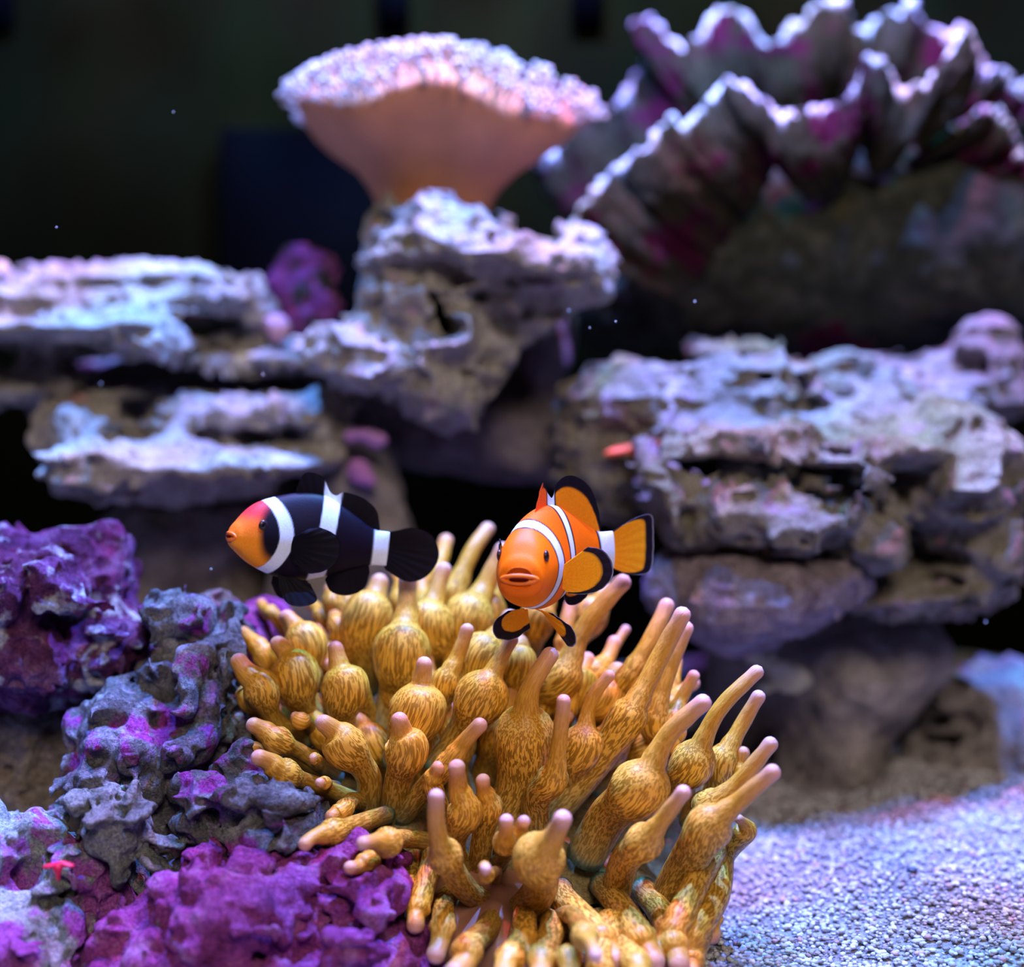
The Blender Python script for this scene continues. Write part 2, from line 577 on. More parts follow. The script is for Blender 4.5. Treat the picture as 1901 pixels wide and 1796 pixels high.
nx_, ny_ = 160, 120
xs_ = np.linspace(-0.6, 0.6, nx_)
ys_ = np.linspace(0.30, 1.158, ny_)
XX, YY = np.meshgrid(xs_, ys_)
ZZ = sand_h(XX, YY) - 0.0012
Vt = np.stack([XX, YY, ZZ], -1).reshape(-1, 3)
Vb = Vt.copy(); Vb[:, 2] = -0.02
M_sand = rock_mat('coral_sand', [(0.22, 0.19, 0.18), (0.36, 0.33, 0.33), (0.48, 0.46, 0.46)],
                  [((0.55, 0.28, 0.30), 40, 0.66, 0.08)], bump=0.8, grit=700, seed=20.0)
fl = mesh_obj('floor', np.concatenate([Vt, Vb]), np.concatenate([grid_faces(nx_, ny_), grid_faces(nx_, ny_, base=nx_ * ny_)[:, ::-1]]), M_sand)
tag(fl, kind='structure')

# ------------------------------------------------------------------ bubble-tip anemone
CA = (380, 950, 580 / 1894)
CB = (860, 1050, 620 / 1901)
CC = (520, 1380, 900 / 1901)
# crop, base (x, y), bulb (x, y, r), tip (x, y), stalk r, neck r, depth offset [mm], optional waypoints between bulb and tip
TENT = [
    (CA, (590, 1340), (340, 1070, 118), (180, 870), 60, 58, 0),
    (CA, (760, 1590), (440, 1390, 92), (255, 1275), 50, 52, 0),
    (CA, (850, 1730), (480, 1590, 98), (285, 1480), 55, 55, -6),
    (CA, (420, 1490), (300, 1440, 46), (200, 1445), 40, 40, 8),
    (CA, (430, 1010), (370, 880, 80), (210, 722), 60, 48, 22),
    (CA, (640, 1210), (550, 990, 150), (412, 770), 85, 50, 4),
    (CA, (490, 720), (420, 630, 42), (335, 545), 40, 38, 30),
    (CA, (660, 1010), (612, 810, 135), (468, 610), 80, 55, 8),
    (CA, (870, 1330), (850, 1070, 150), (785, 785), 80, 50, 0),
    (CA, (960, 1780), (845, 1420, 135), (680, 1255), 80, 52, -4),
    (CA, (1150, 1800), (1225, 1440, 135), (1172, 1225), 90, 52, -6),
    (CA, (1180, 1480), (1290, 1210, 178), (1335, 880), 95, 52, 0),
    (CA, (1130, 1270), (1195, 850, 180), (1230, 360), 120, 62, 6),
    (CA, (960, 1010), (985, 640, 158), (1070, 380), 110, 60, 14),
    (CA, (1320, 960), (1360, 700, 160), (1465, 310), 100, 52, 14),
    (CA, (1320, 620), (1390, 420, 62), (1470, 150), 55, 50, 34),
    (CA, (1560, 920), (1595, 660, 165), (1830, 190), 100, 60, 20),
    (CA, (1480, 620), (1510, 500, 95), (1735, 80), 80, 50, 34),
    (CA, (1420, 1170), (1460, 1030, 86), (1605, 680), 70, 45, 0),
    (CA, (1600, 1080), (1680, 890, 155), (1880, 600), 100, 62, 6),
    (CA, (1440, 1500), (1680, 1120, 165), (1880, 740), 90, 46, -4),
    (CA, (1230, 1810), (1480, 1530, 82), (1695, 1265), 70, 50, -8),
    (CA, (790, 760), (720, 660, 44), (620, 540), 45, 40, 30),
    (CA, (800, 720), (775, 560, 55), (760, 450), 50, 50, 24),
    (CA, (830, 840), (820, 730, 64), (790, 620), 60, 50, 20),
    (CA, (640, 1310), (580, 1270, 56), (520, 1260), 40, 40, 6),
    (CA, (720, 1530), (680, 1505, 36), (650, 1495), 28, 30, 2),
    (CA, (790, 1660), (730, 1645, 40), (690, 1640), 30, 32, -2),
    (CA, (300, 1240), (270, 1150, 70), (230, 1060), 60, 55, 12),
    (CB, (480, 800), (570, 630, 112), (940, 60), 90, 54, 10),
    (CB, (860, 760), (940, 640, 80), (1175, 190), 75, 50, 14),
    (CB, (560, 1340), (940, 860, 112), (1270, 240), 100, 54, 0),
    (CB, (1060, 1040), (1090, 880, 92), (1285, 320), 80, 48, 14),
    (CB, (770, 640), (800, 570, 46), (938, 345), 40, 30, 34),
    (CB, (600, 1220), (680, 1020, 125), (850, 600), 90, 38, 8),
    (CB, (430, 1500), (510, 1210, 92), (575, 735), 85, 44, -6),
    (CB, (240, 1420), (350, 960, 175), (520, 470), 150, 54, -2),
    (CB, (740, 1600), (1010, 1260, 170), (1400, 750), 120, 56, -8),
    (CB, (1240, 1330), (1310, 1120, 130), (1700, 578), 90, 46, 4),
    (CB, (1420, 1290), (1480, 1110, 95), (1700, 715), 80, 44, 12),
    (CB, (1150, 980), (1190, 890, 78), (1328, 600), 70, 38, 16),
    (CB, (1320, 1440), (1430, 1360, 98), (1775, 985), 80, 48, 0),
    (CB, (1140, 1950), (1400, 1490, 138), (1795, 1150), 115, 52, -8),
    (CB, (880, 1880), (1035, 1570, 112), (1275, 1265), 90, 48, -8),
    (CB, (1140, 860), (1170, 720, 62), (1215, 520), 50, 38, 34),
    (CB, (1540, 1320), (1565, 1190, 50), (1605, 1030), 45, 40, 16),
    (CB, (1120, 1120), (1160, 1010, 82), (1250, 900), 70, 50, 8),
    (CB, (740, 900), (810, 760, 118), (900, 560), 90, 50, 22),
    (CB, (540, 640), (570, 500, 60), (625, 190), 55, 46, 26),
    (CB, (760, 340), (800, 260, 32), (885, 80), 30, 26, 36),
    (CB, (260, 760), (320, 560, 100), (330, 400), 80, 50, 8),
    (CB, (640, 780), (660, 690, 110), (720, 500), 80, 50, 24),
    (CC, (820, 610), (645, 440, 72), (612, 185), 52, 34, -10),
    (CC, (730, 480), (725, 270, 72), (692, 75), 50, 36, -4),
    (CC, (640, 320), (600, 160, 40), (632, 82), 38, 30, 0),
    (CC, (780, 500), (815, 250, 60), (795, 128), 45, 30, 2),
    (CC, (850, 470), (885, 390, 54), (888, 288), 36, 30, -6),
    (CC, (870, 460), (930, 370, 46), (960, 300), 36, 28, -2),
    (CC, (920, 670), (1015, 450, 106), (1118, 278), 72, 40, -14),
    (CC, (390, 290), (205, 350, 56), (80, 415), 38, 30, -4),
    (CC, (600, 390), (420, 390, 62), (308, 398), 38, 30, -12),
    (CC, (430, 440), (350, 465, 46), (260, 490), 40, 30, 2),
    (CC, (1090, 700), (1195, 760, 56), (1243, 848), 40, 27, -14),
    (CC, (830, 560), (812, 520, 28), (808, 500), 22, 24, -6),
    (CC, (840, 640), (740, 800, 58), (660, 930), 52, 50, -2),
    (CC, (940, 690), (910, 830, 56), (880, 960), 52, 46, -4),
    (CC, (1030, 700), (1030, 830, 60), (1020, 960), 56, 46, -2),
    (CC, (1130, 740), (1130, 840, 50), (1140, 960), 48, 42, -4),
    (CC, (1240, 760), (1250, 860, 60), (1270, 960), 60, 46, -2),
    (CC, (1380, 760), (1390, 860, 60), (1400, 960), 56, 46, -4),
    (CC, (590, 420), (550, 620, 46), (530, 740), 44, 38, 6),
    (CC, (520, 440), (490, 560, 40), (470, 640), 40, 34, 10),
    (CC, (1700, 420), (1560, 700, 62), (1420, 900), 56, 44, 4),
    (CC, (1720, 470), (1640, 720, 60), (1520, 900), 54, 44, 10),
    (CC, (1720, 480), (1690, 660, 44), (1690, 790), 40, 40, 18),
    (CC, (1700, 640), (1620, 840, 46), (1600, 920), 46, 40, 14),
    (CC, (1760, 420), (1825, 345, 46), (1790, 290), 44, 20, 16),
    (CC, (320, 240), (250, 260, 40), (180, 300), 34, 30, 8),
    (CC, (1120, 600), (1240, 740, 54), (1330, 880), 56, 46, 2),
    (CC, (1280, 580), (1400, 740, 58), (1480, 890), 56, 46, 4),
    (CC, (1440, 600), (1530, 760, 60), (1570, 900), 56, 46, 6),
    (CC, (1000, 600), (960, 760, 50), (950, 900), 50, 44, 4),
    (CC, (700, 560), (640, 700, 46), (600, 860), 46, 40, 4),
]

def tentacle_mat():
    m, nt, bs = nodes('tentacle_skin')
    t = add(nt, 'ShaderNodeAttribute', attribute_name='along')
    sw = add(nt, 'ShaderNodeAttribute', attribute_name='swell')
    ca = add(nt, 'ShaderNodeAttribute', attribute_name='around')
    fl = add(nt, 'ShaderNodeAttribute', attribute_name='flow')
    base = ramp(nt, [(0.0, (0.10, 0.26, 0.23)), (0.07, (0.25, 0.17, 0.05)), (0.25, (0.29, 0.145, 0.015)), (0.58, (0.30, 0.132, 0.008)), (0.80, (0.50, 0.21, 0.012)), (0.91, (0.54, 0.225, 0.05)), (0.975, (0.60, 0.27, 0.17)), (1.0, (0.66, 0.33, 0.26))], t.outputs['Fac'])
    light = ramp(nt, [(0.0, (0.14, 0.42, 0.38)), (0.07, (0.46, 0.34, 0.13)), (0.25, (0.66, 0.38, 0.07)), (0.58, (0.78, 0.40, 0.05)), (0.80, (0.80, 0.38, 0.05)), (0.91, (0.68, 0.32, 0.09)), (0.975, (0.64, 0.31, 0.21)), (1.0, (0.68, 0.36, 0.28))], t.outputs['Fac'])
    cb = add(nt, 'ShaderNodeCombineXYZ')
    nt.links.new(ca.outputs['Vector'], cb.inputs[0])
    vm = add(nt, 'ShaderNodeVectorMath', operation='MULTIPLY')
    vm.inputs[1].default_value = (1.0, 1.0, 0.22)
    nt.links.new(ca.outputs['Vector'], vm.inputs[0])
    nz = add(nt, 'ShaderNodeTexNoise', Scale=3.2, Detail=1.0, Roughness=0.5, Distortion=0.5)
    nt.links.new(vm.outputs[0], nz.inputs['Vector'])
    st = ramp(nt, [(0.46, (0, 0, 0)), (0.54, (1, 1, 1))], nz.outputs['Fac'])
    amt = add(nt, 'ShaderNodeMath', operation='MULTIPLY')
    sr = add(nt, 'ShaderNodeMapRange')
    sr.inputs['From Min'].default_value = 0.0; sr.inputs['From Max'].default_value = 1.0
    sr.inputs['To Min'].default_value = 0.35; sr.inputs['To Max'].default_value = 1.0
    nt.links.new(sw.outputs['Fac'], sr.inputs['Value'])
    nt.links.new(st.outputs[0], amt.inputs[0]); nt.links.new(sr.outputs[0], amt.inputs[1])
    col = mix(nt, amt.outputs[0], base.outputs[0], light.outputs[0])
    nt.links.new(col, bs.inputs['Base Color'])
    bs.inputs['Roughness'].default_value = 0.45
    bs.inputs['Specular IOR Level'].default_value = 0.30
    bs.inputs['Subsurface Weight'].default_value = 0.12
    bs.inputs['Subsurface Radius'].default_value = (1.0, 0.6, 0.3)
    bs.inputs['Subsurface Scale'].default_value = 0.0022
    b = add(nt, 'ShaderNodeBump', Strength=0.25, Distance=0.0004)
    nt.links.new(st.outputs[0], b.inputs['Height'])
    nt.links.new(b.outputs['Normal'], bs.inputs['Normal'])
    return m

def anemone():
    rng = np.random.default_rng(8)
    org = P(960, 1800, 0.60)
    org[2] = 0.0
    root = empty('bubble_tip_anemone', org, 'golden bubble-tip anemone with bulbous pink-tipped tentacles', 'anemone')
    root['_org'] = list(org)
    tm = tentacle_mat()
    tents = list(TENT)
    fr = np.random.default_rng(21)
    for gx in range(11):                    # further bulbs deeper in the crowd
        for gy in range(4):
            x = 470 + gx * 86 + fr.uniform(-24, 24) + (gy % 2) * 40
            y = 1140 + gy * 74 + fr.uniform(-20, 20) + max(0, (x - 900)) * 0.12
            if ((x - 880) / 390) ** 2 + ((y - 1330) / 240) ** 2 > 1.0:
                continue
            dx, dy = x - 860, y - 1640
            q = math.hypot(dx, dy)
            dx, dy = dx / q, dy / q
            R_ = fr.uniform(28, 42)
            Lf = fr.uniform(60, 100)
            tents.append(((0, 0, 1.0), (x - dx * 110, y - dy * 110), (x, y, R_), (x + dx * Lf, y + dy * Lf), R_ * 0.6, fr.uniform(13, 17), fr.uniform(26, 36)))
    nu, nv = 22, 46
    ang = np.linspace(0, 2 * math.pi, nu, endpoint=False)
    D0 = 0.605
    for ti, (cr, bs_, bl, tp, rs, rn, off) in enumerate(tents):
        X = lambda p: (cr[0] + p[0] * cr[2], cr[1] + p[1] * cr[2])
        bx, by = X(bs_); ux, uy = X(bl); tx, ty = X(tp)
        db = 0.590 + (1400 - uy) * 0.00017 + off * 0.001
        hang = ty > by + 20 and rn > 30
        if hang:
            db += 0.012
        dbase = db + 0.5 * (D0 - db) if db < D0 else db + 0.003
        dtip = db + 0.25 * (db - D0)
        rs, rB, rn = rs * cr[2] * db / F, bl[2] * cr[2] * db / F, rn * cr[2] * db / F
        p0, p1, p2 = P(bx, by, dbase + (0.014 if hang else 0.010)), P(ux, uy, db), P(tx, ty, dtip)
        p0 = p0 + (p0 - p1) * 0.18          # rooted inside the disc
        # slight natural curve of base stalk and finger
        sd = rng.normal(0, 0.06, 3)
        c0 = (p0 + p1) / 2 + sd * np.linalg.norm(p1 - p0)
        c1 = (p1 + p2) / 2 + rng.normal(0, 0.045, 3) * np.linalg.norm(p2 - p1)
        path = catmull([p0, c0, p1, c1, p2], 160)
        seg = np.linalg.norm(np.diff(path, axis=0), axis=1)
        cum = np.concatenate([[0], np.cumsum(seg)])
        Lt = cum[-1]
        L1 = cum[np.argmin(np.linalg.norm(path - p1, axis=1))]
        L2 = Lt - L1
        # sample denser at tip and bulb
        w = np.linspace(0, 1, nv)
        s = np.concatenate([np.linspace(0, L1, nv // 2, endpoint=False), L1 + L2 * (1 - (1 - np.linspace(0, 1, nv - nv // 2)) ** 1.35)])
        rt = rn * 0.92
        x = (L1 - s) / (1.7 * rB)
        low = rs + (rB - rs) * 0.5 * (1 + np.cos(math.pi * np.clip(x, 0, 1)))
        nk = rn * (1.12 - 0.20 * np.clip((s - L1) / max(L2, 1e-6), 0, 1))
        # finger flares where it leaves the bulb, dips under the knob
        fin = nk * (1 + 0.28 * np.exp(-((s - L1 - rB) / (0.6 * rB)) ** 2 * 2) * (s > L1)) * (1 - 0.06 * np.exp(-((Lt - s - 2.2 * rt) / (0.9 * rt)) ** 2))
        sph = np.sqrt(np.clip(rB ** 2 - (s - L1) ** 2, 0, None))
        kk = rB * 0.18
        hh = np.clip(0.5 + 0.5 * (sph - fin) / kk, 0, 1)
        upp = fin * (1 - hh) + sph * hh + kk * hh * (1 - hh) * 0.6
        r = np.where(s < L1, low, upp)
        ov = rs < 0
        e = np.clip((s - (Lt - rt)) / rt, 0, 0.999)
        r = r * np.sqrt(1 - e ** 2)
        r[0] *= 0.02                        # closed at the root
        s = s.copy(); s[1] = max(s[1] * 0.05, 1e-6); r[1] = rs
        pts = np.stack([np.interp(s, cum, path[:, i]) for i in range(3)], 1)
        pts[:, 2] = np.maximum(pts[:, 2], 0.004 + r)
        for c_, r_ in zip(pts[2:], r[2:]):
            BALLS.append((c_, float(r_)))
        T = np.gradient(pts, axis=0)
        T /= np.linalg.norm(T, axis=1, keepdims=True) + 1e-12
        ref = np.array((0.1, -0.9, 0.25))
        A = np.cross(T, ref); A /= np.linalg.norm(A, axis=1, keepdims=True) + 1e-12
        B = np.cross(T, A)
        ripple_ = 1 + 0.018 * np.sin(s[:, None] / 0.0016 + 3 * np.sin(ang[None] + ti)) * (s[:, None] > L1 + rB)
        V = pts[:, None, :] + (A[:, None, :] * np.cos(ang)[None, :, None] + B[:, None, :] * np.sin(ang)[None, :, None]) * (r[:, None] * ripple_)[..., None]
        V = V.reshape(-1, 3)
        al = np.where(s < L1, 0.62 * s / L1, 0.62 + 0.38 * (s - L1) / L2)
        # keep the pink of the tip about the same size on long and short fingers
        endd = (Lt - s) / (1.7 * rn)
        al = np.where(s > L1, np.minimum(np.maximum(al, 1 - 0.22 * np.clip(endd, 0, 10)), 1 - 0.06 * np.clip(endd, 0, 3.3)), al)
        swl = np.clip((r - rn * 1.05) / np.maximum(rB - rn * 1.05, 1e-6), 0, 1)
        around = np.stack([np.cos(ang)[None].repeat(nv, 0) * (r[:, None] / 0.0022), np.sin(ang)[None].repeat(nv, 0) * (r[:, None] / 0.0022), np.repeat(s[:, None] / 0.0022, nu, 1) + ti * 17.0], -1).reshape(-1, 3)
        Q = grid_faces(nu, nv, True)
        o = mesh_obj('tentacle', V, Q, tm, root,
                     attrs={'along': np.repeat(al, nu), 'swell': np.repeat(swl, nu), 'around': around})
    # the disc the tentacles grow from, and the foot under it
    dm = rock_mat('oral_disc_skin', [(0.12, 0.085, 0.035), (0.20, 0.14, 0.055), (0.22, 0.18, 0.08)], [((0.08, 0.34, 0.31), 60, 0.63, 0.05)], bump=0.2, pits=0.1, rough=0.4, seed=70.0)
    V, Q = blob_mesh([(720, 1510, .052, 150, 80, .05, -20), (900, 1590, .046, 220, 96, .05, -22), (1110, 1650, .044, 170, 96, .05, -22), (900, 1450, .075, 220, 120, .04), (1120, 1500, .075, 170, 120, .04)],
                     0.60, 0.0013, 0.02, [(0.004, 0.02, 'n'), (0.0015, 0.007, 'n')], 71, carve=False, floor=-0.009)
    mesh_obj('oral_disc', V, Q, dm, root)
    fm = plain_mat('anemone_foot_skin', (0.30, 0.13, 0.075), rough=0.5, sss=0.2, var=0.2, scale=90.0, bump=0.2)
    V, Q = blob_mesh([(880, 1700, .012, 165, 110, .05), (1050, 1790, 0.012, 210, 110, .055), (960, 1860, 0.012, 230, 110, .055)],
                     0.60, 0.0013, 0.02, [(0.003, (0.012, 0.012, 0.05), 'n'), (0.001, 0.006, 'n')], 72, carve=False, floor=-0.009)
    mesh_obj('foot', V, Q, fm, root)
    del root['_org']
anemone()

# ------------------------------------------------------------------ toadstool coral
def toadstool():
    d = 0.85
    m = d / F
    c = P(805, 300, d)
    root = empty('toadstool_coral', P(805, 395, d), 'peach toadstool leather coral with a fringe of white polyps, on the perforated rock', 'coral')
    root['_org'] = list(P(805, 395, d))
    nu, nv = 96, 40
    u = np.linspace(0, 2 * math.pi, nu, endpoint=False)
    # profile in px units: (radius, height above stalk bottom at py 420)
    prof = [(95, -10), (100, 20), (118, 60), (150, 95), (188, 122), (224, 148), (250, 172), (263, 190), (264, 204), (252, 217), (222, 234), (168, 262), (100, 284), (40, 294), (1, 296)]
    pr = np.array(prof, float)
    tt = np.linspace(0, len(pr) - 1, nv)
    R = np.interp(tt, range(len(pr)), pr[:, 0])
    Z = np.interp(tt, range(len(pr)), pr[:, 1])
    V = []
    top = []
    for i in range(nv):
        k = np.clip((R[i] - 90) / 165, 0, 1)
        wob = 1 + k * (0.05 * np.sin(3 * u + 0.6) + 0.04 * np.sin(5 * u + 2.0) + 0.015 * np.sin(9 * u))
        zz = Z[i] + k * (14 * np.sin(4 * u + 1.2) + 8 * np.sin(7 * u) - 14 * np.cos(u))
        x = R[i] * wob * np.cos(u)
        y = R[i] * wob * np.sin(u) * 0.85
        tilt = math.radians(-1.0) * k
        z2 = zz * 1.0 + y * math.sin(tilt) * 1.0
        V.append(np.stack([x, y, z2], -1))
    V = np.array(V).reshape(-1, 3)
    org = P(805, 420, d)
    Vw = org + V * m
    capm = plain_mat('peach_leather', (0.50, 0.205, 0.105), rough=0.7, spec=0.12, sss=0.12, bump=0.12, var=0.10, scale=60.0)
    mesh_obj('stalk_and_cap', Vw, grid_faces(nu, nv, True), capm, root)
    for h_, r_ in ((-6, 92), (20, 98), (50, 106), (80, 118)):
        BALLS.append((org + np.array((0, 0, h_ * m)), r_ * m * 1.02))
    # polyps cover the upper cap and the rim
    rng = np.random.default_rng(3)
    Vs, Fs = [], []
    G = Vw.reshape(nv, nu, 3)
    N = 0
    pc = []
    for q in range(900):
        ti = rng.uniform(24.2, nv - 3.0) if q > 260 else rng.uniform(20.5, 25.0)
        ui = rng.integers(0, nu)
        i0 = int(ti)
        f = ti - i0
        p = G[i0, ui] * (1 - f) + G[i0 + 1, ui] * f
        a = G[i0 + 1, ui] - G[i0, ui]
        b = G[i0, (ui + 1) % nu] - G[i0, ui]
        n = np.cross(b, a)
        n /= np.linalg.norm(n) + 1e-12
        n = n + np.array((0, -0.10, 0.55)) + rng.normal(0, 0.20, 3)
        n /= np.linalg.norm(n)
        t1 = np.cross(n, (0.3, 0.5, 0.8)); t1 /= np.linalg.norm(t1)
        t2 = np.cross(n, t1)
        L = rng.uniform(0.0065, 0.0125)
        r = 0.0006
        ringz = [(-0.001, r), (L * 0.7, r * 0.75), (L * 0.85, r * 2.0), (L, r * 2.4)]
        ns = 6
        for (h, rr) in ringz:
            for s in range(ns):
                an = s / ns * 2 * math.pi
                r2 = rr * (1.0 if s % 2 else 0.6) if rr > r * 2 else rr
                Vs.append(p + n * h + (t1 * math.cos(an) + t2 * math.sin(an)) * r2)
        Vs.append(p + n * (L * 0.86))
        for k in range(3):
            for s in range(ns):
                Fs.append((N + k * ns + s, N + k * ns + (s + 1) % ns, N + (k + 1) * ns + (s + 1) % ns, N + (k + 1) * ns + s))
        for s in range(ns):
            Fs.append((N + 3 * ns + s, N + 3 * ns + (s + 1) % ns, N + 4 * ns))
        N += 4 * ns + 1
    pm = plain_mat('white_polyps', (0.46, 0.38, 0.37), rough=0.5, sss=0.0, var=0.12, scale=300.0)
    po = mesh_obj('polyps', np.array(Vs), Fs, pm, root)
    tag(po, 'short white flower-like polyps fringing the cap', kind='stuff')
    del root['_org']
toadstool()

# ------------------------------------------------------------------ background rocks
rock('pale perforated rock carrying the toadstool coral', 0.82, [
    (830, 436, .01, 105, 50, .055, -22), (960, 486, 0, 150, 54, .060, -12), (1060, 492, -.005, 60, 46, .045), (960, 555, .01, 70, 46, .045),
    (770, 540, .01, 80, 110, .045), (850, 640, 0, 92, 90, .050), (820, 730, .005, 100, 60, .050, -8), (700, 500, .015, 24, 76, .03, -12),
    (660, 640, .0, 88, 32, .045), (710, 690, 0, 120, 42, .045, -10),
    (812, 566, -.040, 26, 60, .060, 20, -1), (1000, 432, -.012, 74, 28, .05, -14, -1), (880, 695, -.05, 66, 14, .022, -10, -1), (705, 560, -.02, 16, 36, .04, -10, -1), (900, 600, -.05, 40, 16, .02, -60, -1)],
    M_centre, noise=ROUGH, seed=12, name='perched_rock')
rock('pale cratered rock plate with orange flecks forming the upper ledge', 0.84, [
    (120, 612, -0.02, 215, 40, .050), (60, 556, 0.03, 150, 36, .05), (300, 552, .035, 190, 40, .05), (440, 565, .02, 60, 50, .045),
    (310, 634, -.01, 60, 30, .03), (30, 722, 0.01, 130, 42, .05), (480, 640, 0.04, 60, 36, .03),
    (390, 600, -.015, 78, 34, .045, 0, -1), (190, 680, -0.05, 190, 14, .05, 2, -1), (250, 520, -.03, 150, 11, .05, 3, -1)],
    M_pale, noise=ROUGH, seed=3, name='ledge_rock')
rock('thin pale rock bridge between the upper ledge and the perforated rock', 0.86, [
    (420, 668, 0.0, 110, 20, .03), (540, 665, 0.0, 120, 22, .03), (620, 668, 0, 60, 26, .03)],
    M_pale, seed=5, noise=[(0.004, 0.02, 'n'), (0.003, 0.01, 'r'), (0.0012, 0.004, 'n')], name='bridge_rock')
rock('pale hollowed rock plate below the upper ledge, above the black clownfish', 0.80, [
    (370, 858, 0, 262, 40, .060), (440, 772, .035, 175, 30, .035), (170, 800, .03, 95, 52, .04), (590, 830, .02, 46, 60, .04),
    (320, 890, 0.03, 180, 30, .05), (450, 815, -.03, 135, 24, .050, 0, -1), (210, 765, -.01, 60, 28, .04, 0, -1)],
    M_pale2, noise=ROUGH, seed=8, name='ledge_rock')
rock('large tufted rock with a dark arched slit, behind the orange clownfish', 0.78, [
    (1190, 756, .05, 150, 72, .06), (1390, 722, .05, 120, 62, .06), (1330, 790, .04, 160, 56, .06), (1120, 850, .05, 100, 105, .05),
    (1600, 826, .01, 250, 66, .07), (1770, 890, 0, 120, 140, .065), (1810, 1010, 0.0, 85, 110, .05), (1690, 1085, .01, 150, 52, .055, 6),
    (1400, 836, -.015, 210, 42, .06), (1230, 920, -.015, 44, 90, .05, 15), (1430, 950, -.025, 200, 62, .055, -4), (1600, 990, -.01, 90, 90, .055), (1620, 730, .06, 70, 36, .03),
    (1430, 872, -.06, 190, 24, .095, -3, -1), (1590, 908, -.06, 70, 19, .095, -28, -1), (1490, 712, .0, 50, 28, .05, -20, -1), (1430, 700, -.01, 40, 26, .03, 0, -1)],
    M_right, vox=0.0014, noise=ROUGH + [(0.0009, 0.0022, 'n')], seed=21, name='arched_rock')
rock('rounded mauve lump under the arched tufted rock', 0.76, [
    (1420, 1085, 0, 190, 90, .05), (1330, 1110, 0, 110, 86, .045), (1500, 1055, .0, 110, 60, .045), (1520, 1030, -.05, 90, 22, .03, -10, -1)],
    M_mauve, noise=SOFT + [(0.0012, 0.004, 'b')], seed=23, name='lump_rock')
rock('dim grey rock post standing on the sand under the arched rock', 0.84, [
    (1570, 1260, 0, 120, 150, .05), (1550, 1400, 0, 95, 120, .05), (1640, 1190, .01, 120, 90, .05), (1380, 1240, .03, 60, 150, .03), (1520, 1500, .0, 100, 90, .05)],
    M_grey, vox=0.0020, noise=SOFT, seed=25, name='post_rock')
rock('squat pinkish grey boulder resting on the sand by the back', 0.84, [
    (1840, 1320, .02, 130, 95, .05), (1790, 1420, 0, 100, 62, .05), (1890, 1400, -.01, 90, 96, .05), (1740, 1300, .03, 50, 76, .03)],
    M_grey, vox=0.0020, noise=ROUGH, seed=27, name='boulder')
rock('purple topped dark round nodule standing on the rock bridge', 0.89, [
    (575, 565, 0, 58, 80, .022), (552, 490, -.004, 36, 34, .014), (525, 545, -.008, 18, 40, .010), (605, 500, -.004, 22, 20, .010)],
    rock_mat('purple_nodule', [(0.06, 0.02, 0.06), (0.26, 0.06, 0.25), (0.48, 0.15, 0.46)], [((0.58, 0.09, 0.38), 70, 0.58, 0.06), ((0.06, 0.055, 0.05), 60, 0.52, 0.08)], seed=35.0),
    vox=0.0012, noise=[(0.003, 0.014, 'n'), (0.0015, 0.006, 'b')], seed=35, name='coralline_nodule')
rock('grey rock flecked with violet, rising behind the fish beside the hollowed plate', 0.86, [
    (660, 900, 0, 80, 110, .04, 8), (690, 1000, 0, 80, 120, .04), (620, 1100, 0, 120, 120, .05), (640, 1300, 0, 160, 200, .05)],
    M_grey, vox=0.0020, noise=SOFT, seed=33, name='flecked_rock')
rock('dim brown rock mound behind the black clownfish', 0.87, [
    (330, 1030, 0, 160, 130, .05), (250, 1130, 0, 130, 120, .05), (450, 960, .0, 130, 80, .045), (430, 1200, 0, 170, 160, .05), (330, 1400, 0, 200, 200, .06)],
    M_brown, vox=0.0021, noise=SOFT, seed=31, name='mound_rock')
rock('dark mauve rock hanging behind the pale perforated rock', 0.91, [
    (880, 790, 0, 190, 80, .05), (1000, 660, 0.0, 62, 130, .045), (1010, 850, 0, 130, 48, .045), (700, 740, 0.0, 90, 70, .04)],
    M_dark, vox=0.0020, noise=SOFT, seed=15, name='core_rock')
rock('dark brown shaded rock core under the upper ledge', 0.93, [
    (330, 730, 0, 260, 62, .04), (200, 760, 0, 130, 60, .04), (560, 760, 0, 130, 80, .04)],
    M_dark, vox=0.0020, noise=SOFT, seed=9, name='core_rock')

